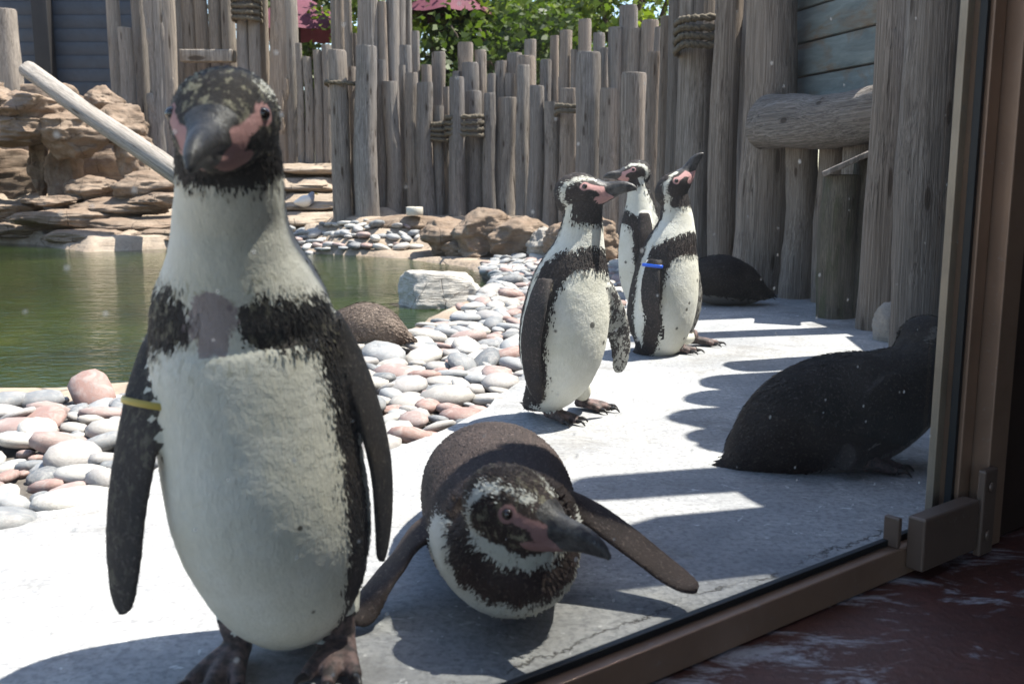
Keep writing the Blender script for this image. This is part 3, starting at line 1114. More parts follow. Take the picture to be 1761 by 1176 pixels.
def lashing(parent, u0, u1, v, d, turns, rr, depth=.10):
    a = U(u0, v, d); b = U(u1, v, d)
    cx, w = (a.x + b.x) / 2, (b.x - a.x) / 2
    out = []
    for k in range(turns):
        z = a.z + (k - (turns - 1) / 2) * rr * 2.02
        N = 56
        # two strands twisted round each other
        for s in (0, 1):
            pts = []
            for i in range(N):
                t = 2 * math.pi * i / N
                ca, sa = math.cos(t), math.sin(t)
                e = .55
                px = cx + (w + rr * .5) * math.copysign(abs(ca) ** e, ca)
                py = d + (depth + rr * .5) * math.copysign(abs(sa) ** e, sa)
                tw = t * 19 + s * math.pi
                pts.append((px, py + rr * .42 * math.cos(tw), z + rr * .42 * math.sin(tw) + .006 * math.sin(t * 2 + k)))
            out.append(tube(pts, rr * .62, 5, True))
    vs, fs = merge(*out)
    return mesh('rope', vs, fs, M['rope'], parent)


lashing(pal, Z2(172), Z2(300), 145, dep(585) + .05, 1, .021, .13)
lashing(pal, Z2(648), Z2(732), 228, dep(756) + .03, 4, .021, .12)
lashing(pal, Z2(722), Z2(885), 218, dep(800) + .02, 4, .023, .15)
lashing(pal, Z2(1225), Z2(1430), 190, dep(995) + .02, 2, .021, .19)

# tall tower of logs behind the palisade
tow = empty('log_tower', (-1.5, 9.4, .3))
tag(tow, 'tall round log tower rising behind the palisade', 'log tower')
for i, (a, b, top) in enumerate([(185, 215, 3.0), (212, 250, 3.0), (246, 283, 2.9), (278, 318, 1.9), (312, 400, 3.1), (396, 440, 2.25), (438, 495, 3.0), (484, 526, 3.0), (524, 555, 2.9)]):
    d = 9.3 + .35 * abs(i - 4.5) / 4 + (.25 if i == 3 else 0)
    vt = (155 if i == 3 else 8 if i == 5 else 0) * .374
    log_px(tow, Z2(a), Z2(b), vt, d, 'log', ztop=None if i in (3, 5) else top)

# thin post fence in the back corner
thin = empty('thin_post_fence', (-2.3, 11.0, .6))
tag(thin, 'short fence of thin upright posts at the top of the stone steps', 'fence')
for i, (a, b, t) in enumerate([(20, 50, 200), (55, 95, 262), (97, 140, 232), (140, 186, 207)]):
    log_px(thin, Z2(a), Z2(b), t * .374, 11.0, 'log_pale', z0=.66)

# tall log wall on the left
Z1 = lambda x: .3407 * x
tall = empty('tall_log_wall', (-4.0, 11.2, .6))
tag(tall, 'tall sun-bleached log wall with branch stubs left of the thin posts', 'log wall')
for i, (a, b, top, st) in enumerate([(535, 600, 0, 0), (592, 665, 140, 1), (660, 725, 0, 0), (722, 830, 0, 9), (790, 870, 0, 3), (862, 925, 0, 0), (915, 985, 0, 0), (980, 1045, 0, 0),
                                     (1050, 1110, 0, 0), (1108, 1180, 0, 0), (1190, 1255, 0, 2), (1252, 1306, 0, 3), (1300, 1350, 0, 0), (1345, 1445, 0, 9), (1425, 1498, 0, 1)]):
    d = 11.2 + (.0 if i in (3, 4, 10, 11, 13, 14, 1) else .28) + (.25 if 5 <= i <= 9 else 0)
    log_px(tall, Z1(a), Z1(b), top * .34, d, 'log_pale', (.015 if i in (3, 13) else 0, 0), st, z0=.60, ztop=None if top else 3.2 + .1 * (i % 3))
c = U(Z1(1050), 97, 11.35)
vs, fs = bevel_box(1.72 * .34, .16, .13, .012)
o = mesh('crossbeam', [v + c for v in vs], fs, M['log_pale'], tall)
lashing(tall, Z1(1192), Z1(1298), 14, 11.2, 5, .032, .17)

# lone post at the frame's left
lp = empty('fence_post', U(8, 150, 10.6) * 1)
lp.location = (U(8, 150, 10.6).x, 10.6, .7)
tag(lp, 'single pale round post above the rock outcrop by the dark shed', 'post')
log(lp, U(8, 20, 10.6).x, 10.6, .6, U(8, 16, 10.6).z, .13, 'log_pale')

# big wall on the right
wall = empty('log_wall', (1.2, 4.0, 0))
tag(wall, 'shaded wall of thick upright logs beside the boarded window', 'log wall')
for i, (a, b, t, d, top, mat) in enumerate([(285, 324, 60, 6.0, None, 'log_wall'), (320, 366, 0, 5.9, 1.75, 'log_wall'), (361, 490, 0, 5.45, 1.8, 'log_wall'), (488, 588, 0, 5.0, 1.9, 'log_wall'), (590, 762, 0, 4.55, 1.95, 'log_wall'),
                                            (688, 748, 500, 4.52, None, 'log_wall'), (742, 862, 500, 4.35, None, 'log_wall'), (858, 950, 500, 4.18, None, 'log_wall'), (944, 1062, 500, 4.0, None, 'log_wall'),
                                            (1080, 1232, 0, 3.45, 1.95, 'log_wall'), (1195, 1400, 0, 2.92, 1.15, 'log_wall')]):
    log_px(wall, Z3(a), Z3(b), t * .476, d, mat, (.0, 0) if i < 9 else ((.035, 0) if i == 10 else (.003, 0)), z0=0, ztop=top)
for (x, y, h, r) in [(1.27, 2.72, 1.58, .105), (1.25, 2.54, 1.66, .105), (1.23, 2.36, 1.78, .105), (1.22, 2.18, 1.74, .105), (1.21, 2.05, 1.5, .10), (1.15, 1.91, 2.20, .075), (1.13, 1.79, 1.52, .085)]:  # out-of-view logs sized to their shadows; the last is added to block sun
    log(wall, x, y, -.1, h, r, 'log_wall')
# backing of split logs so that nothing shows through
bk = []
for x0, y0, x1, y1, zz in [(1.05, 6.1, 1.30, 4.75, 1.7), (1.36, 4.7, 1.52, 3.4, .98), (1.52, 3.4, 1.42, 2.6, 1.05)]:
    vs, fs = bevel_box(math.hypot(x1 - x0, y1 - y0), .05, zz + .1, .004)
    mt = Matrix.Translation(((x0 + x1) / 2 + .08, (y0 + y1) / 2, zz / 2 - .05)) @ Matrix.Rotation(math.atan2(y1 - y0, x1 - x0), 4, 'Z')
    bk.append(([mt @ v for v in vs], fs))
vs, fs = merge(*bk)
mesh('backing_board', vs, fs, M['log_wall'], wall, smooth=False)
lashing(wall, Z3(355), Z3(522), 62, 5.3, 4, .022, .16)
# horizontal sill log
a = U(Z3(672), .476 * 452, 4.42); b = U(Z3(1150), .476 * 388, 3.70)
me = log_variant(4, 'log_wall')
o = bpy.data.objects.new('sill_log', me)
link(o)
dv = b - a
o.location = a
o.rotation_mode = 'QUATERNION'
o.rotation_quaternion = dv.to_track_quat('Z', 'Y')
o.scale = (.112, .112, dv.length)
child_world(o, wall)
# boards of the shuttered window
bw = empty('boarded_window', (1.25, 4.2, .9))
tag(bw, 'window boarded with weathered blue grey planks above the sill log', 'boarded window')
pa = U(Z3(745), 0, 4.62); pb = U(Z3(1110), 0, 3.86)
dx, dy = pb.x - pa.x, pb.y - pa.y
L = math.hypot(dx, dy)
rot = Matrix.Rotation(math.atan2(dy, dx), 4, 'Z')
zs = [.80, .955, 1.10, 1.245, 1.39, 1.54, 1.69]
for i in range(len(zs) - 1):
    vs, fs = bevel_box(L * 1.1, .025, zs[i + 1] - zs[i] - .006, .005)
    mt = Matrix.Translation(((pa.x + pb.x) / 2 + .05, (pa.y + pb.y) / 2 + .03, (zs[i] + zs[i + 1]) / 2)) @ rot
    mt = mt @ Matrix.Rotation(-.05, 4, 'X')
    o = mesh('plank', vs, fs, M['board'], world_verts=False)
    o.matrix_world = mt
    o.location = mt.to_translation()
    child_world(o, bw)
vs, fs = bevel_box(L * 1.12, .02, 1.1, .002)
mt = Matrix.Translation(((pa.x + pb.x) / 2 + .075, (pa.y + pb.y) / 2 + .065, 1.22)) @ rot
mesh('backing_board', [mt @ v for v in vs], fs, M['hide_wall'], bw, smooth=False)  # added dark panel, hides the bright sky in the plank gaps
# stumps in front of the wall
st = empty('log_stump', G(1432, 560))
tag(st, 'mossy dark pair of upright stump logs with a slanting cut top', 'stump')
p = G(1432, 545)
log(st, p.x, p.y, -.05, U(1430, 300, p.y).z, .066, 'log_moss', (.0, 0))
p2 = G(1478, 545)
log(st, p2.x + .035, p2.y + .01, -.05, U(1478, 272, p2.y).z, .072, 'log_moss')
a = U(1415, 300, p.y - .03); b = U(1512, 256, p.y - .08)
vs, fs = bevel_box((b - a).length, .14, .02, .004)
mt = Matrix.Translation((a + b) / 2) @ (b - a).to_track_quat('X', 'Z').to_matrix().to_4x4()
mesh('slanting_cap', [mt @ v for v in vs], fs, M['log_wall'], st)
tag(rock('rock', G(1535, 592) + Vector((.02, .08, .04)), (.06, .06, .085), 133, M['rock_grey'], cuts=5), 'rounded grey stone at the log wall beside the dark sitting penguin', 'rock')

# driftwood beam
a = U(46, 120, 9.1); b = U(330, 318, 7.9)
me = log_variant(6, 'log_drift')
o = bpy.data.objects.new('driftwood_beam', me)
link(o)
dv = a - b
o.location = b
o.rotation_mode = 'QUATERNION'
o.rotation_quaternion = dv.to_track_quat('Z', 'Y')
o.scale = (.085, .085, dv.length)
tag(o, 'bleached driftwood beam leaning on the rock outcrop', 'driftwood')

pl = U(700, 376, 7.9)
tag(rock('ledge_stone', (pl.x, 7.95, pl.z - .045), (.42, .16, .07), 211, M['rock'], cuts=6, strata=1.5), 'flat stone ledge below the palisade that carries the cream dish', 'rock')
# stone steps up to the thin posts
steps = empty('stone_steps', (-1.9, 9.8, .3))
tag(steps, 'worn sandstone steps leading up to the thin post fence', 'steps')
for i, (u, d, w) in enumerate([(520, 8.75, .50), (545, 9.35, .46), (515, 9.95, .50), (540, 10.5, .55)]):
    x = U(u, 340, d).x
    rock('step', (x, d, ground_z(x, d) + .015), (w, .24, .05), 301 + i, M['sand'], steps, rz=.15 * (-1) ** i, cuts=6, strata=1.5, amp=.12)

# dish at the palisade foot
p = U(713, 371, 7.85)
gz = max(ground_z(p.x, 7.85), p.z)
prof = [(.001, 0), (.06, 0), (.066, .01), (.066, .062), (.06, .066), (.055, .062), (.055, .014), (.001, .012)]
N = 28
vs, fs = [], []
for (r, z) in prof:
    for k in range(N):
        t = 2 * math.pi * k / N
        vs.append((r * math.cos(t), r * math.sin(t), z))
for i in range(len(prof) - 1):
    for k in range(N):
        l = (k + 1) % N
        fs.append((i * N + k, i * N + l, (i + 1) * N + l, (i + 1) * N + k))
o = mesh('dish', vs, fs, M['enamel'])
o.location = (p.x, 7.85, gz + .002)
tag(o, 'small round cream dish on the stone ledge below the palisade', 'dish')

# ------------------------------------------------------------------ shed on the left, its boards put in for siding reflected in the glass
shed = empty('reflected_siding_shed', (-6.0, 13.0, .3))
tag(shed, 'dark slate blue shed with a dark corner post behind the rocks, boards put in for reflected siding', 'shed')
for i in range(18):
    vs, fs = bevel_box(5.2, .03, .175, .004)
    mt = Matrix.Translation((-6.6, 13.2, .45 + i * .165)) @ Matrix.Rotation(.10, 4, 'X')
    o = mesh('reflected_board', [mt @ v for v in vs], fs, M['shed'], shed)
xx = U(72, 60, 13).x
vs, fs = bevel_box(.2, .16, 3.2, .01)
mesh('corner_post', [v + Vector((xx, 13.05, 1.7)) for v in vs], fs, M['shed_dark'], shed)

# ------------------------------------------------------------------ trees behind the palisade


def tree(label, x, y, z0, h, rx, rz, mat, seed, nclump=140, per=70, leaf=.10):
    r = random.Random(seed)
    t = empty('leafy_tree', (x, y, z0))
    tag(t, label, 'tree', 'trees behind the palisade')
    cz = z0 + h - rz
    parts = []
    trunk = [(x, y, z0 - .2), (x + r.uniform(-.1, .1), y, z0 + h * .25), (x + r.uniform(-.2, .2), y, cz)]
    parts.append(tube(crom(trunk, 8), list(np.linspace(.10, .04, 8)), 7))
    for i in range(9):
        a = r.uniform(0, 6.28); q = r.uniform(.3, .95)
        s = Vector((x, y, z0 + h * r.uniform(.15, .55)))
        e = Vector((x + math.cos(a) * rx * q, y + math.sin(a) * rx * q * .8, cz + r.uniform(-.6, .9) * rz))
        mid = (s + e) / 2 + Vector((0, 0, .12))
        parts.append(tube(crom([s, mid, e], 6), list(np.linspace(.045, .012, 6)), 5))
    vs, fs = merge(*parts)
    mesh('trunk', vs, fs, M['bark'], t)
    vs, fs = [], []
    for c in range(nclump):
        while True:
            p = Vector((r.uniform(-1, 1), r.uniform(-1, 1), r.uniform(-1, 1)))
            if .25 < p.length < 1: break
        k = 1 + .25 * mnoise.noise(p * 2 + Vector((seed, 0, 0)))
        cc = Vector((x + p.x * rx * k, y + p.y * rx * .8 * k, cz + p.z * rz * k))
        cr = r.uniform(.14, .34)
        for _ in range(per):
            q = Vector((r.gauss(0, .5), r.gauss(0, .5), r.gauss(0, .45))) * cr * 1.4
            b = cc + q
            d = Vector((r.gauss(0, 1), r.gauss(0, 1), r.gauss(-.3, .7))).normalized()
            s = d.cross(Vector((r.gauss(0, 1), r.gauss(0, 1), r.gauss(0, 1)))).normalized()
            l = leaf * r.uniform(.6, 1.3); w = l * .34
            n = d.cross(s) * l * .12
            o = len(vs)
            vs += [tuple(b), tuple(b + d * l * .5 + s * w + n), tuple(b + d * l), tuple(b + d * l * .5 - s * w + n)]
            fs.append((o, o + 1, o + 2, o + 3))
    mesh('crown', vs, fs, mat, t)


tree('yellow green bushy tree over the left of the palisade', U(745, 60, 12.2).x, 12.2, .2, 3.6, 1.15, 1.5, M['leaf1'], 1, 95)
tree('low dark bush filling the gap above the middle logs', U(860, 110, 11.0).x, 11.0, .2, 2.15, 1.1, .85, M['leaf2'], 2, 100)
tree('dark green tree with sky gap beside the low bush', U(870, 30, 14.5).x, 14.5, .2, 4.2, 1.1, 1.5, M['leaf2'], 3, 45)
tree('blue green feathery tree in the middle background', U(970, 30, 14.5).x, 14.5, .2, 4.3, 1.15, 1.7, M['leaf3'], 4, 80)
tree('bright green leafy tree next to the log wall', U(1085, 60, 12.5).x, 12.5, .2, 4.0, 1.1, 1.6, M['leaf1'], 5, 90)
tree('dark green tree seen past the tall log tower', U(520, 20, 14.5).x, 14.5, .2, 4.4, 1.2, 1.7, M['leaf2'], 6, 110)

# pink reflections in the glass, put in as solid parasols beyond the enclosure
def reflected_parasol(label, px, y, ztop, rad):
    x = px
    t = empty('reflected_parasol', (x, y, .2))
    tag(t, label, 'reflected_parasol', 'reflections modelled beyond the palisade')
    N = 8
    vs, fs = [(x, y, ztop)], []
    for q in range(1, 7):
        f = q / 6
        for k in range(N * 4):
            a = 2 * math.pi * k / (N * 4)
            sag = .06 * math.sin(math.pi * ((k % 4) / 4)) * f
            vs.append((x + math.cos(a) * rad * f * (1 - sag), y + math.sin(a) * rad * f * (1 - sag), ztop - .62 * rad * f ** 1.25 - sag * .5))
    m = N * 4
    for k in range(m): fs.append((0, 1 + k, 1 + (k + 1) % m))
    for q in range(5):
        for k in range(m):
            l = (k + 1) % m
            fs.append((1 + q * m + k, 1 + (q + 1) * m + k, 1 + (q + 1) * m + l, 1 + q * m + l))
    mesh('canopy', vs, fs, M['reflected_parasol'], t)
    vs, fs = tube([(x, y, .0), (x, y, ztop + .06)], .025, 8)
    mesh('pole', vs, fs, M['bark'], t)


reflected_parasol('dusky pink reflection in the glass, modelled behind the thin post fence', U(512, 20, 12.6).x, 12.6, U(512, -10, 12.6).z, .75)
reflected_parasol('dusky pink reflection in the glass, modelled among the leaves behind the palisade', U(768, 20, 11.6).x, 11.6, U(768, -30, 11.6).z, .56)

# ------------------------------------------------------------------ viewing window and hide
hf = []
for e, n in [(-4, -6), (4.5, -6), (4.5, .028), (-4, .028)]:
    q = GL(e, n, 0)
    hf.append((q.x, q.y))
tag(flat_poly('hide_floor', hf, -.3, -.002, M['hide_floor']), kind='structure')


def gbox(name, e0, e1, n0, n1, z0, z1, mat, parent, b=.002):
    vs, fs = bevel_box(e1 - e0, n1 - n0, z1 - z0, b)
    mt = Matrix.Translation(GL((e0 + e1) / 2, (n0 + n1) / 2, (z0 + z1) / 2)) @ Matrix.Rotation(math.atan2(EA.y, EA.x), 4, 'Z')
    return mesh(name, [mt @ v for v in vs], fs, mat, parent, smooth=False)


win = empty('viewing_window', GL(E_POST * .5, 0, 0))
tag(win, 'large glass viewing window in a bronze metal frame, speckled with dried splashes', 'window')
EP = E_POST
pane = gbox('glass_pane', -2.6, EP - .004, .012, .022, .030, 1.72, M['glass'], win, 0)
gbox('bottom_rail', -2.6, EP - .03, -.014, .010, 0.0, .040, M['bronze'], win, .002)
gbox('gasket', -2.6, EP - .03, .002, .011, .0405, .049, M['gasket'], pane, .001)
gbox('gasket', EP - .016, EP - .008, .0, .011, .05, 1.72, M['gasket'], pane, .001)
gbox('inner_strip', EP - .024, EP - .004, .0225, .034, .05, 1.72, M['alu'], win, .001)
gbox('frame_post', EP - .0075, EP + .022, -.006, .034, .0, 1.75, M['bronze'], win, .002)
gbox('frame_post', EP + .026, EP + .075, -.030, .034, .0, 1.75, M['bronze'], win, .002)
gbox('top_rail', -2.6, EP - .008, -.014, .034, 1.7205, 1.76, M['bronze'], win, .002)
gbox('kick_plate', EP - .150, EP - .012, -.040, -.0145, .012, .085, M['steel_dark'], win, .003)
brk = gbox('bracket', EP - .006, EP + .030, -.042, -.0305, .0, .125, M['steel_dark'], win, .003)
gbox('end_clip', EP - .166, EP - .157, -.012, .0105, .0405, .082, M['steel_dark'], win, .002)
for z in (.10, .03):
    c = GL(EP + .010, -.044, z)
    bm = bmesh.new()
    bmesh.ops.create_uvsphere(bm, u_segments=14, v_segments=8, radius=.008)
    mt = Matrix.Translation(c) @ Matrix.Rotation(math.atan2(EA.y, EA.x), 4, 'Z') @ Matrix.Diagonal((1, .4, 1, 1))
    vs = [mt @ v.co for v in bm.verts]; fs = [tuple(v.index for v in f.verts) for f in bm.faces]
    bm.free()
    mesh('bolt', vs, fs, M['steel_dark'], brk)

hide = empty('viewing_hide', GL(EP + .4, -1.0, 0))  # roof, side and back panels out of view are shaped to darken floor and glass
tag(hide, 'dark timber visitor hide that frames the viewing window', 'hide')
gbox('front_panel', EP + .078, EP + .50, -.020, .05, .0, 1.72, M['hide_wall'], hide, .004)
gbox('side_panel', EP + .44, EP + .495, -.52, -.021, .0, 1.70, M['hide_wall'], hide, .004)
gbox('side_panel', EP + .44, EP + .495, -3.93, -.521, .0, 2.6, M['hide_wall'], hide, .004)
gbox('roof', -2.8, EP + .9, -4.0, -.40, 2.62, 2.70, M['hide_roof'], hide, .004)
gbox('back_panel', -.9, EP + .9, -4.0, -3.94, .0, 2.62, M['hide_wall'], hide, .004)
gbox('corner_post', -2.8, -2.68, -.62, -.5, .0, 2.62, M['hide_wall'], hide, .004)
# ------------------------------------------------------------------ penguins


def loft(rows, nring=28, nsamp=40, lateral=None):
    """rows: x y z hw hd c (head to tail). Returns verts, faces, and per-vertex c, theta, hw, flow"""
    S = crom(rows, nsamp)
    C = S[:, :3]
    T = np.gradient(C, axis=0)
    T /= np.linalg.norm(T, axis=1)[:, None] + 1e-9
    L = np.asarray(lateral)[None, :] - (T @ np.asarray(lateral))[:, None] * T
    L /= np.linalg.norm(L, axis=1)[:, None]
    V = np.cross(L, T)
    th = np.linspace(-math.pi, math.pi, nring, endpoint=False)
    hw = np.maximum(S[:, 3], .001); hd = np.maximum(S[:, 4], .001)
    P = C[:, None, :] + (hw[:, None] * np.sin(th)[None, :])[..., None] * L[:, None, :] + (hd[:, None] * np.cos(th)[None, :])[..., None] * V[:, None, :]
    vs = P.reshape(-1, 3)
    fs = []
    for i in range(nsamp - 1):
        for k in range(nring):
            l = (k + 1) % nring
            fs.append((i * nring + k, (i + 1) * nring + k, (i + 1) * nring + l, i * nring + l))
    fs.append(tuple(range(nring)))
    fs.append(tuple((nsamp - 1) * nring + k for k in range(nring))[::-1])
    c = np.repeat(S[:, 5], nring); t = np.tile(th, nsamp)
    flow = np.repeat(T, nring, 0)
    return vs, fs, c, t, flow


HEAD_ROWS = [(-.058, .000, .012, .014), (-.050, .002, .028, .030), (-.030, .004, .0405, .040), (-.005, .004, .043, .041), (.015, .001, .040, .038),
             (.032, -.005, .033, .031), (.046, -.010, .0235, .0245), (.056, -.0125, .0165, .0200), (.072, -.0130, .0120, .0165), (.088, -.0140, .0095, .0140),
             (.100, -.0170, .0078, .0115), (.110, -.0210, .0055, .0080), (.117, -.0265, .0028, .0035)]


LOOP = [(.040, .016), (.022, .026), (.0, .029), (-.020, .024), (-.032, .010), (-.034, -.008), (-.028, -.026), (-.020, -.042), (-.014, -.055)]


def head_fields(x, y, z, loop=LOOP, lw=1.0, eye_y=.018):
    """signed fields in head coordinates (metres)"""
    a = np.abs(x)
    # white loop: from the brow, over the eye, round the ear, to the throat
    line = np.array(loop)
    d = polydist(line, y, z, closed=False)
    wid = .0028 + .0030 * sst(.03, -.03, y) + .004 * sst(-.01, -.04, z)
    white = wid * lw - d
    white = np.where(a < .010, -.01, white)
    dark = -white
    # pink: eye ring, lores and the fleshy base of the bill
    e = .0092 - np.hypot(y - eye_y, z - .009)
    lore = .0052 - polydist(np.array([(eye_y + .006, .007), (.040, -.002), (.052, -.006)]), y, z, False)
    base = .0072 - polydist(np.array([(.046, -.006), (.050, -.020), (.062, -.027)]), y, z, False)
    chin = .0075 - polydist(np.array([(.034, -.026), (.050, -.028), (.068, -.027)]), y, z, False)
    pink = np.maximum(np.maximum(e, lore), np.maximum(base, chin))
    pink = np.where(a > .006, pink, pink - .008)
    bill = np.minimum(y - .053 - .012 * sst(-.012, -.03, z) + .012 * sst(-.004, .01, z), 1)
    horn = bill
    pink = np.minimum(pink, -horn + .004)
    return dark, pink, horn


def body_fields(c, th, style):
    a = np.abs(th)
    # back
    tb = np.interp(c, [0, .35, .6, 1.0, 1.3, 2.0, 2.8, 3.1, 4], np.radians([108, 112, 118, 122, 118, 112, 108, 80, 0]))
    back = (a - tb) * .085
    # chest band and flank bands
    bw = style.get('band', 1.22)
    bandc = bw + .10 * np.cos(th) ** 2 * 0 + style.get('slope', .16) * (1 - np.cos(np.minimum(a, 1.6))) - .04
    chest = (style.get('band_w', .115) - np.abs(c - bandc)) * .16
    chest = np.where(a < 1.75, chest, -.02)
    f0, f1 = style.get('flank', (66, 92))
    t0 = np.interp(c, [1.1, 1.5, 2.2, 3.1], np.radians([f0 - 8, f0, f0 + 4, f0 - 8]))
    t1 = np.interp(c, [1.1, 1.5, 2.2, 3.1], np.radians([f1 - 2, f1, f1 + 4, f1 + 2]))
    fl = np.minimum(a - t0, t1 - a) * .085
    fl = np.where((c > bw) & (c < 3.15), fl, -.02)
    throat = np.minimum((style.get('throat', .20) - c) * .16, (np.radians(style.get('throat_a', 78)) - a) * .05)
    dark = np.maximum(np.maximum(back, chest), np.maximum(fl, throat))
    if style.get('white_chest_only'):
        dark = np.where(c < .0, .02, dark)
    tail = (c - 3.35) * .1
    return np.maximum(dark, tail)


PENG = []


def penguin(label, mat, spine, facing, head, flippers=(), feet=(), style=None, voxel=.004, tufts=9000, band=None, tuft_len=.011, group='penguins in the enclosure', hs=1.0):
    style = style or {}
    fac = Vector((facing[0], facing[1], 0)).normalized()
    lat = np.array(fac.cross(Vector((0, 0, 1))))
    V, F, A, B, FL = [], [], [], [], []
    kinds = []
    off = 0

    def add(vs, fs, fa, fb, flow, kind):
        nonlocal off
        V.append(np.asarray(vs, float)); F.extend([tuple(i + off for i in f) for f in fs])
        A.append(fa); B.append(fb); FL.append(flow); kinds.append(np.full(len(vs), kind))
        off += len(vs)

    # body
    vs, fs, c, th, flow = loft(spine, 40, 70, lat)
    dark = style['fn'](c, th) if 'fn' in style else body_fields(c, th, style)
    z0 = np.zeros(len(c))
    gp = style['patch'](c, th) if 'patch' in style else z0 - 1
    add(vs, fs, np.stack([dark, z0 - .05, z0 - .05], 1), np.stack([style['fleckfn'](c, th) if 'fleckfn' in style else z0, z0, gp], 1), flow, 0)
    # head
    hp, hf, hu = Vector(head[0]), Vector(head[1]).normalized(), Vector(head[2])
    X = hf.cross(hu).normalized(); Zh = X.cross(hf)
    R = np.array([X, hf, Zh])                                  # rows: axes
    rows = [(0, y * hs, z * hs, w * hs, h * hs, 0) for (y, z, w, h) in HEAD_ROWS]
    # loft along Y in head space; lateral X, ventral -Z
    S = crom(rows, 60)
    thh = np.linspace(-math.pi, math.pi, 28, endpoint=False)
    hv = np.stack([(S[:, 3, None] * np.sin(thh)).ravel(), np.repeat(S[:, 1], 28), (S[:, 2, None] + S[:, 4, None] * np.cos(thh)).ravel()], 1)
    ct = np.tile(np.cos(thh), 60); yy = hv[:, 1] / hs
    hv[:, 0] *= 1 - .45 * np.exp(-((ct + .28) / .16) ** 2) * sst(.046, .060, yy)
    hfaces = [(i * 28 + k, i * 28 + (k + 1) % 28, (i + 1) * 28 + (k + 1) % 28, (i + 1) * 28 + k) for i in range(59) for k in range(28)]
    hfaces.append(tuple(range(28))[::-1]); hfaces.append(tuple(59 * 28 + k for k in range(28)))
    wv = hv @ R + np.array(hp)
    hkw = dict(loop=style.get('loop', LOOP), lw=style.get('lw', 1.0))
    d, p, h = head_fields(hv[:, 0] / hs, hv[:, 1] / hs, hv[:, 2] / hs, **hkw)
    z0 = np.zeros(len(hv))
    add(wv, hfaces, np.stack([d, p, h], 1), np.stack([z0, z0, z0 - 1], 1), np.tile(-R[1], (len(hv), 1)), 1)
    # flippers: path points, chord vector (towards the trailing edge), dorsal sign, widths
    for fp in flippers:
        path = crom([tuple(q) for q in fp['path']], 26)
        T = np.gradient(path, axis=0); T /= np.linalg.norm(T, axis=1)[:, None]
        ch = np.array(Vector(fp['chord']).normalized())
        C = ch[None, :] - (T @ ch)[:, None] * T
        C /= np.linalg.norm(C, axis=1)[:, None]
        N = np.cross(T, C) * fp.get('side', 1)
        t = np.linspace(0, 1, 26)
        w = np.interp(t, [0, .12, .3, .5, .75, .9, .97, 1], [.019, .026, .032, .032, .028, .021, .012, .003]) * fp.get('w', 1.0)
        hk = np.interp(t, [0, .2, .6, 1], [.013, .0085, .0065, .0045])
        ph = np.linspace(0, 2 * math.pi, 22, endpoint=False)
        P = path[:, None, :] + (w[:, None] * np.cos(ph))[..., None] * C[:, None, :] + (hk[:, None] * np.sin(ph))[..., None] * N[:, None, :]
        fsx = [(i * 22 + k, i * 22 + (k + 1) % 22, (i + 1) * 22 + (k + 1) % 22, (i + 1) * 22 + k) for i in range(25) for k in range(22)]
        fsx.append(tuple(range(22))[::-1]); fsx.append(tuple(25 * 22 + k for k in range(22)))
        if fp.get('side', 1) < 0:
            fsx = [f[::-1] for f in fsx]
        cp = np.tile(np.cos(ph), 26); sp = np.tile(np.sin(ph), 26); tt = np.repeat(t, 22)
        dk = np.where(cp > fp.get('edge', .86), -.01, .02)
        dk = np.where(tt > .93, .02, dk)
        if fp.get('alldark'): dk[:] = .02
        mo = np.where((sp < -.15), fp.get('mottle', 1.0), fp.get('fleck', 0.0))
        z0 = np.zeros(len(dk))
        add(P.reshape(-1, 3), fsx, np.stack([dk, z0 - .05, z0 - .05], 1), np.stack([mo, z0, z0 - 1], 1), np.repeat(T, 22, 0), 2)
    # legs and feet
    claws = []
    for ft in feet:
        g = Vector(ft['pos']); dr = Vector((ft['dir'][0], ft['dir'][1], 0)).normalized(); sdv = Vector((-dr.y, dr.x, 0))
        sc = ft.get('s', 1.0)
        ank = g + Vector((0, 0, .022 * sc))
        hip = Vector(ft['hip'])
        knee = hip.lerp(ank, .55) + dr * .006
        rr = [ft.get('r', .026), .021 * sc, .014 * sc, .013 * sc]
        vs, fs = tube(crom([hip, knee, ank + Vector((0, 0, .012 * sc)), ank - dr * .012 * sc], 14), list(np.interp(np.linspace(0, 3, 14), range(4), rr)), 12)
        vs = np.array([tuple(v) for v in vs]); n = len(vs); z0 = np.zeros(n)
        up = np.repeat(np.linspace(0, 1, 14), 12)
        dkk = np.where(up < .42, -.012 if ft.get('white', True) else .02, .02)
        add(vs, fs, np.stack([dkk, z0 - .05, z0 - .05], 1), np.stack([z0, np.clip((up - .38) * 6, 0, 1), z0 - 1], 1), np.tile((0, 0, -1.), (n, 1)), 3)
        toes = []
        for ang, ln in ((-.40, .062), (0.0, .072), (.40, .062)):
            td = (dr * math.cos(ang) + sdv * math.sin(ang))
            q0 = g - dr * .012 * sc + Vector((0, 0, .015 * sc)); q1 = g + td * ln * .55 * sc + Vector((0, 0, .014 * sc)); q2 = g + td * ln * sc + Vector((0, 0, .008 * sc))
            toes.append(tube(crom([q0, q1, q2], 10), list(np.interp(np.linspace(0, 2, 10), range(3), [.012 * sc, .0095 * sc, .007 * sc])), 9))
            e0 = q2; e1 = q2 + td * .012 * sc + Vector((0, 0, .002)); e2 = q2 + td * .021 * sc + Vector((0, 0, -.006 * sc))
            claws.append(tube(crom([e0, e1, e2], 7), list(np.linspace(.0052 * sc, .0012, 7)), 7))
        # web
        wv = []
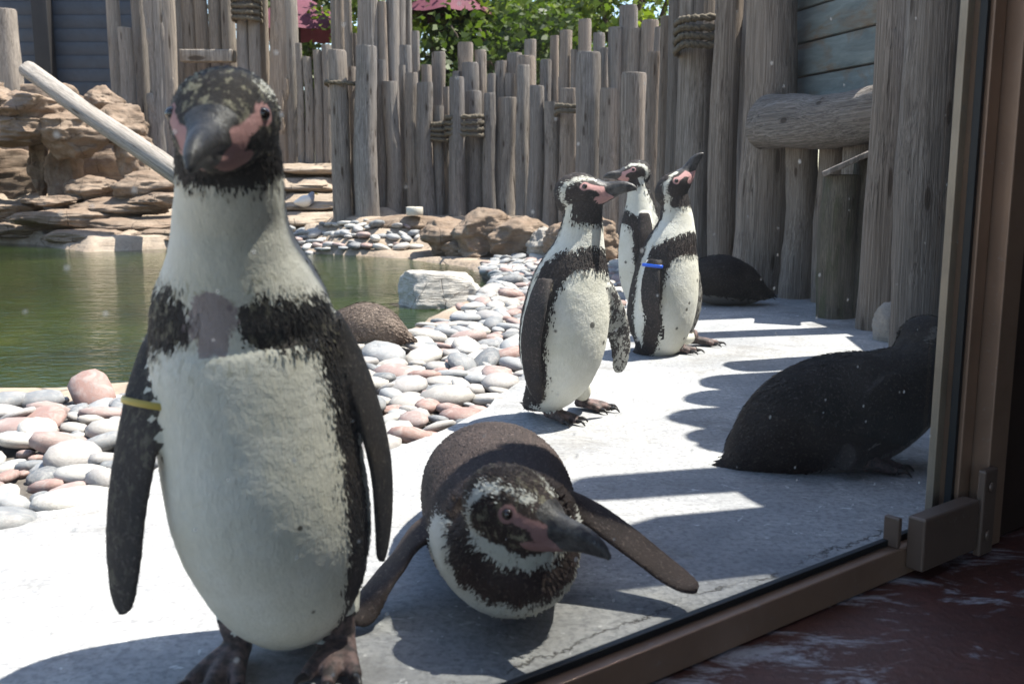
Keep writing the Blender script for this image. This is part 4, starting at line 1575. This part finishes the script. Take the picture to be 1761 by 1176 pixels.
        for zz in (.0045, .0125):
            wv.append(g - dr * .008 * sc + Vector((0, 0, zz * sc)))
            for ang, ln in ((-.42, .052), (-.2, .050), (0, .058), (.2, .050), (.42, .052)):
                wv.append(g + (dr * math.cos(ang) + sdv * math.sin(ang)) * ln * sc + Vector((0, 0, zz * sc * .85)))
        wf = [tuple(range(6))[::-1], tuple(range(6, 12))] + [(i, (i + 1) % 6, 6 + (i + 1) % 6, 6 + i) for i in range(6)]
        toes.append((wv, wf))
        vs, fs = merge(*toes)
        vs = np.array([tuple(v) for v in vs]); n = len(vs); z0 = np.zeros(n)
        add(vs, fs, np.stack([z0 + .02, z0 - .05, z0 - .05], 1), np.stack([z0, z0 + 1, z0 - 1], 1), np.tile((0, 0, -1.), (n, 1)), 4)

    V = np.concatenate(V); A = np.concatenate(A); B = np.concatenate(B); FL = np.concatenate(FL); K = np.concatenate(kinds)
    base = Vector((float(np.mean(V[:, 0])), float(np.mean(V[:, 1])), 0))
    root = empty('penguin', base)
    tag(root, label, 'penguin', group)
    me = bpy.data.meshes.new('source')
    me.from_pydata((V - np.array(base)).tolist(), [], F)
    me.update()
    bm = bmesh.new(); bm.from_mesh(me)
    bmesh.ops.recalc_face_normals(bm, faces=bm.faces[:])
    bm.to_mesh(me); bm.free()
    so = bpy.data.objects.new('source', me)
    COL.objects.link(so)
    mod = so.modifiers.new('remesh', 'REMESH'); mod.mode = 'VOXEL'; mod.voxel_size = voxel
    sm = so.modifiers.new('smooth', 'SMOOTH'); sm.factor = .5; sm.iterations = 4
    dg = bpy.context.evaluated_depsgraph_get()
    body = bpy.data.meshes.new_from_object(so.evaluated_get(dg))
    body.name = 'body'
    bpy.data.objects.remove(so); bpy.data.meshes.remove(me)
    # transfer fields
    kd = KDTree(len(V))
    Vl = V - np.array(base)
    for i, v in enumerate(Vl): kd.insert(v, i)
    kd.balance()
    nb = len(body.vertices)
    co = np.empty(nb * 3); body.vertices.foreach_get('co', co); co = co.reshape(-1, 3)
    fa = np.empty((nb, 3)); fb = np.empty((nb, 3)); fl = np.empty((nb, 3))
    hpl = np.array(hp) - np.array(base)
    kk = np.empty(nb, int)
    for i in range(nb):
        r3 = kd.find_n(co[i], 4)
        k0 = K[r3[0][1]]
        ws = 0; a_ = 0; b_ = 0; f_ = 0
        for (_, j, dd) in r3:
            if K[j] != k0: continue
            w = 1 / (dd + 1e-4)
            ws += w; a_ = a_ + w * A[j]; b_ = b_ + w * B[j]; f_ = f_ + w * FL[j]
        fa[i] = a_ / ws; fb[i] = b_ / ws; fl[i] = f_ / ws; kk[i] = k0
    hsel = kk == 1
    q = (co[hsel] - hpl) @ R.T / hs
    d, p, h = head_fields(q[:, 0], q[:, 1], q[:, 2], **hkw)
    fa[hsel] = np.stack([d, p, h], 1)
    fb[hsel, 0] = style.get('fleck', 0.0)
    # fine surface unevenness of the plumage
    nrm = np.empty(nb * 3); body.vertices.foreach_get('normal', nrm); nrm = nrm.reshape(-1, 3)
    feath = (kk == 0) | (hsel & (q_all(co, hpl, R, hs)[:, 1] < .04))
    amp = np.where(feath, np.where(fa[:, 0] > -.003, .0012, .0008), .0003)
    nn = vnoise(co, 38.0, 1.0) * .7 + vnoise(co, 95.0, 4.0) * .5
    co2 = co + nrm * (nn * amp)[:, None]
    body.vertices.foreach_set('co', co2.ravel())
    for nm, arr in (('field_a', fa), ('field_b', fb)):
        at = body.attributes.new(nm, 'FLOAT_VECTOR', 'POINT')
        at.data.foreach_set('vector', arr.astype(np.float32).ravel())
    body.polygons.foreach_set('use_smooth', [True] * len(body.polygons))
    body.materials.clear(); body.materials.append(mat)
    body.update()
    bo = bpy.data.objects.new('body', body)
    link(bo, root)
    # overlapping feather tips
    if tufts:
        r = np.random.default_rng(len(PENG) + 5)
        sel = np.where(feath & (fa[:, 1] < -.003) & (fa[:, 2] < -.006))[0]
        wt = np.where(fa[sel, 0] > -.004, 1.0, np.where(hsel[sel], .2, np.where(fa[sel, 0] > -.012, .25, 0.0))); wt /= wt.sum()
        n = min(tufts, len(sel) * 2)
        idx = r.choice(sel, n, replace=True, p=wt)
        Nn = nrm[idx]; Fv = fl[idx]
        J = r.normal(0, voxel * 1.1, (n, 3)); J -= (J * Nn).sum(1)[:, None] * Nn
        P = co2[idx] + J
        Fv = Fv - (Fv * Nn).sum(1)[:, None] * Nn + r.normal(0, .16, (n, 3))
        Fv -= (Fv * Nn).sum(1)[:, None] * Nn
        Fv /= np.linalg.norm(Fv, axis=1)[:, None] + 1e-9
        Sd = np.cross(Nn, Fv)
        ln = tuft_len * r.uniform(.6, 1.3, n)[:, None]
        hd = np.where(hsel[idx], .55, np.where(fa[idx, 0] < -.006, .6, .85))[:, None]
        ln = ln * hd; wd = ln * .17
        lift = r.uniform(.0007, .0026, n)[:, None] * hd * style.get('lift', 1.0)
        v0 = P - Nn * .0006
        v1 = P + Fv * ln * .5 + Sd * wd + Nn * lift * .5
        v2 = P + Fv * ln + Nn * lift
        v3 = P + Fv * ln * .5 - Sd * wd + Nn * lift * .5
        tv = np.stack([v0, v1, v2, v3], 1).reshape(-1, 3)
        tf = [(4 * i + 3, 4 * i + 2, 4 * i + 1, 4 * i) for i in range(n)]
        tm = bpy.data.meshes.new('feather_tips')
        tm.from_pydata(tv.tolist(), [], tf)
        for nm, arr in (('field_a', fa), ('field_b', fb)):
            at = tm.attributes.new(nm, 'FLOAT_VECTOR', 'POINT')
            at.data.foreach_set('vector', np.repeat(arr[idx], 4, 0).astype(np.float32).ravel())
        tm.materials.append(mat)
        tm.polygons.foreach_set('use_smooth', [True] * n)
        nv = np.repeat(Nn, 4, 0)
        tm.normals_split_custom_set_from_vertices(nv.tolist())
        to = bpy.data.objects.new('feather_tips', tm)
        link(to, root)
        to['kind'] = 'stuff'
    # eyes and claws
    for sgn in (-1, 1):
        ep = np.array([sgn * .0360, .018, .009]) * hs @ R + hpl
        bm = bmesh.new()
        bmesh.ops.create_uvsphere(bm, u_segments=16, v_segments=10, radius=.0058 * hs)
        em = bpy.data.meshes.new('eye'); bm.to_mesh(em); bm.free()
        em.materials.append(M['eye']); em.polygons.foreach_set('use_smooth', [True] * len(em.polygons))
        eo = bpy.data.objects.new('eye', em); link(eo, root); eo.location = ep
    for vs, fs in claws:
        mesh('claw', [Vector(v) for v in vs], fs, M['claw'], root)
    if band:
        bc, bn, br, bt, bmname, squash = band
        bn = Vector(bn).normalized(); e1 = bn.orthogonal().normalized()
        if len(squash) == 4:
            e1 = Vector(squash[1:]); e1 = (e1 - bn * e1.dot(bn)).normalized()
        e2 = bn.cross(e1)
        pts = [Vector(bc) + (e1 * math.cos(2 * math.pi * i / 36) * br + e2 * math.sin(2 * math.pi * i / 36) * br * squash[0]) for i in range(36)]
        prof = [(-.001, -bt), (.001, -bt), (.0014, 0), (.001, bt), (-.001, bt), (-.0014, 0)]
        vs, fs = [], []
        for i, p_ in enumerate(pts):
            o_ = (p_ - Vector(bc)).normalized()
            for (a_, b_) in prof: vs.append(p_ + o_ * a_ + bn * b_)
        m6 = len(prof)
        for i in range(36):
            j = (i + 1) % 36
            for k in range(m6):
                l = (k + 1) % m6
                fs.append((i * m6 + k, i * m6 + l, j * m6 + l, j * m6 + k))
        mesh('wing_band', vs, fs, M[bmname], root)
    PENG.append(root)
    return root


def q_all(co, hpl, R, hs):
    return (co - hpl) @ R.T / hs


def sp_px(rows, pxw=True):
    """rows (u, v, depth, half width px, half depth m, c) -> spine rows in metres"""
    out = []
    for (u, v, d, hw, hd, c) in rows:
        p = U(u, v, d)
        out.append((p.x, p.y, p.z, hw / FPX * d if pxw else hw, hd, c))
    return out


PEN_A = mat_penguin('plumage_adult', (.014, .013, .014), (.034, .025, .022), (.66, .66, .60), .8)
PEN_B = mat_penguin('plumage_near', (.016, .016, .017), (.036, .030, .026), (.70, .69, .62), .85, 1.25, .80, pink=.85)
PEN_C = mat_penguin('plumage_brown', (.020, .014, .012), (.042, .030, .026), (.60, .60, .56), 0, pink=.6)
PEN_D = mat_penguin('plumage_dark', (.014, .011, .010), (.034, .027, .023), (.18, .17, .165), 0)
PEN_E = mat_penguin('plumage_faded', (.085, .064, .052), (.20, .155, .125), (.55, .52, .46), 0)

# --- the big penguin at the glass
S1 = [(390, 232, .945, 82, .047, .05), (394, 275, .955, 86, .050, .22), (396, 320, .965, 89, .051, .42), (396, 370, .98, 95, .055, .64), (400, 420, .99, 106, .062, .84), (406, 465, 1.0, 128, .071, 1.0),
      (412, 510, 1.01, 148, .082, 1.15), (420, 570, 1.02, 160, .092, 1.32), (432, 650, 1.02, 168, .101, 1.6), (447, 750, 1.02, 173, .108, 2.0), (463, 850, 1.02, 173, .110, 2.35),
      (480, 925, 1.03, 165, .102, 2.7), (492, 985, 1.04, 142, .088, 2.95), (500, 1025, 1.06, 106, .066, 3.1), (506, 1053, 1.09, 66, .038, 3.3), (508, 1075, 1.14, 36, .02, 3.7), (509, 1092, 1.18, 14, .010, 4.0)]


def fn1(c, th):
    a = np.abs(th)
    sh = th + .10                                            # band set a little to its left
    st = {'band': 1.15, 'band_w': .165, 'flank': (70, 92), 'throat': .27, 'throat_a': 130}
    d = body_fields(c, th, st)
    # the band thins out and breaks over the middle of the breast
    w = np.where(sh > 0, np.interp(c, [.98, 1.06, 1.2, 1.36], [.60, .26, .32, .85]), np.interp(c, [.98, 1.04, 1.2, 1.36], [.50, .22, .30, .75]))
    chest = (c > .9) & (c < 1.45) & (a < 1.2)
    d = np.where(chest, np.minimum(d, (np.abs(sh) - w) * .10), d)
    return d


def reflection_patch1(c, th):  # breast patch: a reflection in the glass painted into the plumage
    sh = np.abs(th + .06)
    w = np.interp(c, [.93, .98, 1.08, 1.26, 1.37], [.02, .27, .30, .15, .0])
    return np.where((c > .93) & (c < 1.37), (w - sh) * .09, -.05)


penguin('large standing penguin with white belly and yellow wing band pressed near the glass', PEN_B, sp_px(S1), (-.16, -1),
        (U(385, 214, .925), (.04, -.95, -.10), (0, 0, 1)),
        flippers=[dict(path=[U(286, 560, 1.03), U(262, 630, 1.0), U(240, 735, .965), U(218, 870, .95), U(212, 970, .945), U(210, 1056, .945)], chord=(.85, -.5, .1), side=1, w=.98, mottle=.11, fleck=.11, edge=.97),
                  dict(path=[U(566, 548, 1.02), U(600, 610, 1.03), U(632, 700, 1.03), U(655, 800, 1.03), U(660, 890, 1.03), U(656, 965, 1.03)], chord=(.22, .97, 0), side=-1, w=.95, mottle=.0, edge=.9)],
        feet=[dict(pos=G(408, 1140), hip=U(418, 1020, 1.05), dir=(-.12, -1), s=1.12, r=.028), dict(pos=G(588, 1128), hip=U(578, 1005, 1.06), dir=(-.02, -1), s=1.12, r=.028)],
        style={'fn': fn1, 'patch': reflection_patch1, 'fleckfn': lambda c, th: np.where((c > .9) & (c < 1.5), .2, 0.0), 'fleck': .22, 'loop': LOOP[2:], 'white_tufts': .05}, voxel=.0030, tufts=26000, tuft_len=.010,
        band=(U(257, 694, .972), (.16, .22, 1), .034, .0034, 'yellow', (.55, .85, -.5, 0)), hs=1.10)

# --- the standing penguin with the mottled wing
S2 = [(1004, 345, 2.12, 33, .038, .05), (1002, 372, 2.12, 33, .042, .25), (1000, 400, 2.12, 37, .048, .55), (996, 428, 2.12, 46, .056, .85), (989, 460, 2.12, 60, .072, 1.1), (980, 500, 2.12, 71, .085, 1.35),
      (972, 550, 2.12, 77, .093, 1.7), (965, 600, 2.12, 74, .092, 2.2), (956, 640, 2.12, 61, .080, 2.7), (943, 666, 2.13, 42, .058, 3.0), (926, 682, 2.16, 26, .034, 3.35), (910, 694, 2.20, 13, .014, 4.0)]
p2f = [G(948, 722), G(1000, 703)]
penguin('standing penguin with mottled open wing and bill pointing over the concrete', PEN_A, sp_px(S2), (.62, -.78),
        (U(1001, 332, 2.12), (.92, -.30, .30), (0, 0, 1)),
        flippers=[dict(path=[U(936, 482, 2.06), U(922, 530, 2.035), U(912, 590, 2.04), U(916, 650, 2.06), U(926, 690, 2.08)], chord=(-.55, .6, 0), side=-1, mottle=.2, edge=.80),
                  dict(path=[U(1040, 492, 2.10), U(1052, 530, 2.12), U(1064, 570, 2.15), U(1068, 610, 2.16), U(1062, 642, 2.16)], chord=(.80, .6, 0), side=-1, mottle=1.0, edge=2)],
        feet=[dict(pos=p2f[0], hip=U(938, 660, 2.10), dir=(.75, -.66), s=1.0), dict(pos=p2f[1], hip=U(992, 655, 2.15), dir=(.9, -.45), s=1.0)],
        style={'band': .93, 'band_w': .15, 'flank': (60, 88), 'throat': .36, 'slope': .30}, voxel=.0036, tufts=12000, hs=.99)

# --- blue band, bill raised
S3 = [(1160, 335, 2.97, 25, .038, .05), (1162, 358, 2.97, 27, .043, .3), (1163, 380, 2.97, 33, .050, .6), (1160, 402, 2.97, 42, .062, .9), (1153, 432, 2.97, 52, .078, 1.15), (1147, 468, 2.97, 59, .092, 1.45),
      (1141, 510, 2.97, 62, .100, 1.9), (1134, 550, 2.97, 59, .098, 2.4), (1127, 582, 2.97, 48, .082, 2.85), (1116, 600, 2.98, 33, .05, 3.15), (1102, 609, 3.0, 20, .024, 3.6), (1090, 613, 3.03, 9, .010, 4.0)]
penguin('standing penguin with a blue wing band and bill raised to the sky', PEN_A, sp_px(S3), (.78, -.62),
        (U(1160, 322, 2.97), (.44, -.10, .88), (-.86, 0, .5)),
        flippers=[dict(path=[U(1124, 448, 2.89), U(1117, 480, 2.87), U(1116, 520, 2.87), U(1122, 560, 2.89), U(1132, 592, 2.91)], chord=(-.7, .6, 0), side=-1, mottle=.1, edge=.62, w=1.2),
                  dict(path=[U(1196, 470, 3.03), U(1200, 510, 3.05), U(1196, 545, 3.06), U(1186, 572, 3.06)], chord=(.5, .8, 0), side=-1, mottle=.5, edge=2)],
        feet=[dict(pos=G(1150, 606), hip=U(1135, 588, 2.95), dir=(.97, -.2), s=1.15), dict(pos=G(1192, 594), hip=U(1160, 580, 3.02), dir=(.97, -.1), s=1.1)],
        style={'band': 1.0, 'band_w': .16, 'slope': .3, 'flank': (60, 84), 'throat': .28}, hs=1.08, voxel=.0042, tufts=8000,
        band=(U(1122, 457, 2.883), (.1, .05, 1), .0335, .0045, 'blue', (.42, -.7, .6, 0)))

# --- far one looking left
S4 = [(1094, 306, 3.6, 17, .036, .05), (1098, 326, 3.6, 18, .040, .3), (1101, 345, 3.6, 23, .050, .6), (1103, 366, 3.6, 29, .064, .9), (1104, 395, 3.6, 34, .078, 1.25), (1105, 430, 3.6, 36, .088, 1.7),
      (1106, 470, 3.6, 36, .088, 2.3), (1108, 505, 3.6, 30, .072, 2.8), (1112, 528, 3.61, 20, .04, 3.2), (1118, 545, 3.64, 8, .012, 4.0)]
penguin('penguin half hidden behind the other two standing ones, looking away to the pond', PEN_A, sp_px(S4), (-.96, -.28),
        (U(1091, 297, 3.6), (-.96, -.22, .06), (0, 0, 1)),
        flippers=[dict(path=[U(1108, 366, 3.53), U(1112, 405, 3.51), U(1113, 445, 3.51), U(1112, 480, 3.53)], chord=(.9, .3, 0), side=1, mottle=.1, edge=.8)],
        feet=[dict(pos=G(1095, 556), hip=U(1098, 515, 3.58), dir=(-.7, -.7)), dict(pos=G(1112, 550), hip=U(1112, 510, 3.62), dir=(-.7, -.7))],
        style={'band': .98, 'band_w': .15, 'slope': .4, 'flank': (46, 86), 'throat': .25}, voxel=.0055, tufts=5000)

# --- crouching one at the glass
S5 = [(.012, 1.080, .150, .050, .046, .05), (.006, 1.096, .126, .064, .062, .30), (.0, 1.118, .100, .082, .082, .60), (-.008, 1.185, .090, .095, .085, .95), (-.016, 1.27, .092, .100, .086, 1.3),
      (-.022, 1.35, .090, .104, .086, 1.7), (-.028, 1.43, .086, .100, .082, 2.2), (-.032, 1.51, .074, .085, .070, 2.7), (-.036, 1.58, .058, .060, .05, 3.0), (-.04, 1.64, .04, .034, .026, 3.4), (-.044, 1.70, .028, .014, .010, 4.0)]


def fn5(c, th):
    a = np.abs(th)
    ruff = np.where(c < .62, .02, -.02)
    w1 = np.minimum(np.minimum((c - .50) * .12, (.92 - c) * .12), (2.0 - a) * .08)
    w2 = np.minimum(np.minimum((c - .09) * .12, (.20 - c) * .12), (2.1 - a) * .08)
    return -np.maximum(w1, w2)


penguin('brown penguin crouching flat on the concrete with both wings spread by the glass', PEN_C, S5, (.06, -1),
        (U(888, 876, 1.07), (.76, -.62, .02), (.1, -.1, 1)),
        flippers=[dict(path=[(-.075, 1.22, .105), (-.115, 1.20, .085), (-.145, 1.17, .055), (-.170, 1.13, .030), (-.185, 1.09, .016)], chord=(.2, .88, .32), side=-1, mottle=.0, alldark=True),
                  dict(path=[(.070, 1.225, .120), (.105, 1.225, .100), (.150, 1.205, .072), (.195, 1.175, .044), (.225, 1.150, .030)], chord=(.2, .9, .2), side=-1, mottle=.0, alldark=True)],
        feet=[dict(pos=(-.06, 1.42, .0), hip=(-.05, 1.44, .06), dir=(0, -1), s=.9)],
        style={'fn': fn5, 'fleck': .18, 'lift': 1.3, 'lw': .95, 'white_tufts': .06, 'loop': [(.034, .020), (.012, .030), (-.015, .028), (-.030, .013), (-.035, -.008), (-.030, -.026), (-.014, -.038), (.008, -.044), (.030, -.042)]}, voxel=.0034, tufts=24000, tuft_len=.010, hs=1.08)

# --- dark sitting one on the right
S6 = [(1594, 600, 1.85, 0.053, .056, .05), (1584, 628, 1.84, 0.061, .064, .35), (1562, 656, 1.83, 0.074, .080, .7), (1528, 682, 1.82, 0.086, .094, 1.05), (1485, 700, 1.81, 0.096, .106, 1.45), (1432, 714, 1.80, 0.098, .112, 1.95),
      (1376, 732, 1.79, 0.090, .104, 2.45), (1325, 757, 1.79, 0.074, .082, 2.85), (1285, 780, 1.79, 0.052, .05, 3.15), (1255, 800, 1.79, 0.028, .022, 3.5), (1226, 808, 1.79, 0.011, .008, 4.0)]
penguin('very dark hunched penguin sitting in the shade beside the metal frame', PEN_D, sp_px(S6, False), (1, .06),
        (U(1606, 590, 1.85), (.98, .12, -.10), (0, 0, 1)),
        flippers=[dict(path=[U(1545, 655, 1.76), U(1520, 690, 1.73), U(1490, 730, 1.715), U(1455, 765, 1.715), U(1425, 785, 1.725)], chord=(.5, .1, -.85), side=1, mottle=.0, edge=.92, w=1.25)],
        feet=[dict(pos=G(1470, 812), hip=U(1450, 785, 1.70), dir=(1, 0), s=1.15, white=False)],
        style={'fn': lambda c, th: np.where((np.abs(th) < .9) & (c > .5) & (c < 3.0), -.01, .02), 'lift': 1.7}, voxel=.0040, tufts=16000, tuft_len=.013, hs=1.1)

# --- lying behind the blue banded one
S7 = [(1168, 478, 4.15, .045, .045, .05), (1185, 480, 4.15, .07, .065, .5), (1210, 481, 4.12, .095, .092, 1.0), (1240, 482, 4.1, .105, .104, 1.6), (1268, 488, 4.1, .098, .092, 2.2), (1292, 497, 4.1, .075, .068, 2.8), (1312, 504, 4.1, .04, .032, 3.3), (1330, 509, 4.1, .012, .010, 4.0)]
penguin('dark penguin lying on its belly in the shade at the foot of the log wall', PEN_D, sp_px(S7, False), (-1, .1),
        (U(1160, 470, 4.15), (-.96, .1, -.15), (0, 0, 1)), style={'fn': lambda c, th: np.where(np.abs(th) < 1.0, -.01, .02), 'lift': 1.7}, voxel=.0055, tufts=7000, tuft_len=.018)

# --- resting at the pond
S8 = [(560, 566, 3.08, .042, .042, .05), (575, 568, 3.08, .06, .055, .5), (600, 567, 3.07, .080, .070, 1.1), (628, 564, 3.06, .088, .078, 1.8), (655, 566, 3.06, .078, .068, 2.4), (680, 574, 3.06, .054, .044, 2.9), (698, 581, 3.06, .028, .020, 3.4), (712, 586, 3.06, .008, .006, 4.0)]
penguin('brown penguin resting with its back to the pond on the pebbles', PEN_E, sp_px(S8, False), (-1, -.1),
        (U(552, 556, 3.08), (-.96, -.2, 0), (0, 0, 1)), style={'fn': lambda c, th: np.where((np.abs(th) < 1.15) & (c > 1) & (c < 2.9), -.01, .02), 'lift': 1.7}, voxel=.0048, tufts=9000, tuft_len=.017)

# ------------------------------------------------------------------ gull on the steps
gp = U(527, 336, 9.2)
gz = ground_z(gp.x, 9.2) + .035
gull = empty('gull', (gp.x, 9.2, gz))
tag(gull, 'small grey and white gull resting on the stone steps', 'gull')
k = NT('gull_plumage')
sep = k.new('ShaderNodeSeparateXYZ'); k.link(k.coord('Object'), sep.inputs[0])
n = k.noise(k.coord('Object'), 30, 3)
cc = k.mix(k.maprange(k.math('ADD', sep.outputs[0], k.math('MULTIPLY', n, .03)), .02, .04), (.62, .61, .58), (.17, .19, .24))
gm = k.finish(cc, .7)
rows = [(.075, .0, .125, .012, .014, 0), (.06, 0, .125, .026, .026, 0), (.045, 0, .105, .034, .034, 0), (.02, 0, .075, .055, .05, 0), (-.03, 0, .06, .065, .055, 0), (-.075, 0, .055, .04, .035, 0), (-.12, 0, .05, .015, .012, 0)]
vs, fs, *_ = loft(rows, 16, 26, (0, 1, 0))
o = mesh('body', vs.tolist(), fs, gm, gull, world_verts=False)
vs, fs = tube([(.085, 0, .13), (.105, 0, .125), (.118, 0, .118)], [.007, .005, .0015], 7)
mesh('bill', vs, fs, M['yellow'], gull, world_verts=False)
gull.rotation_euler = (0, 0, math.radians(35))
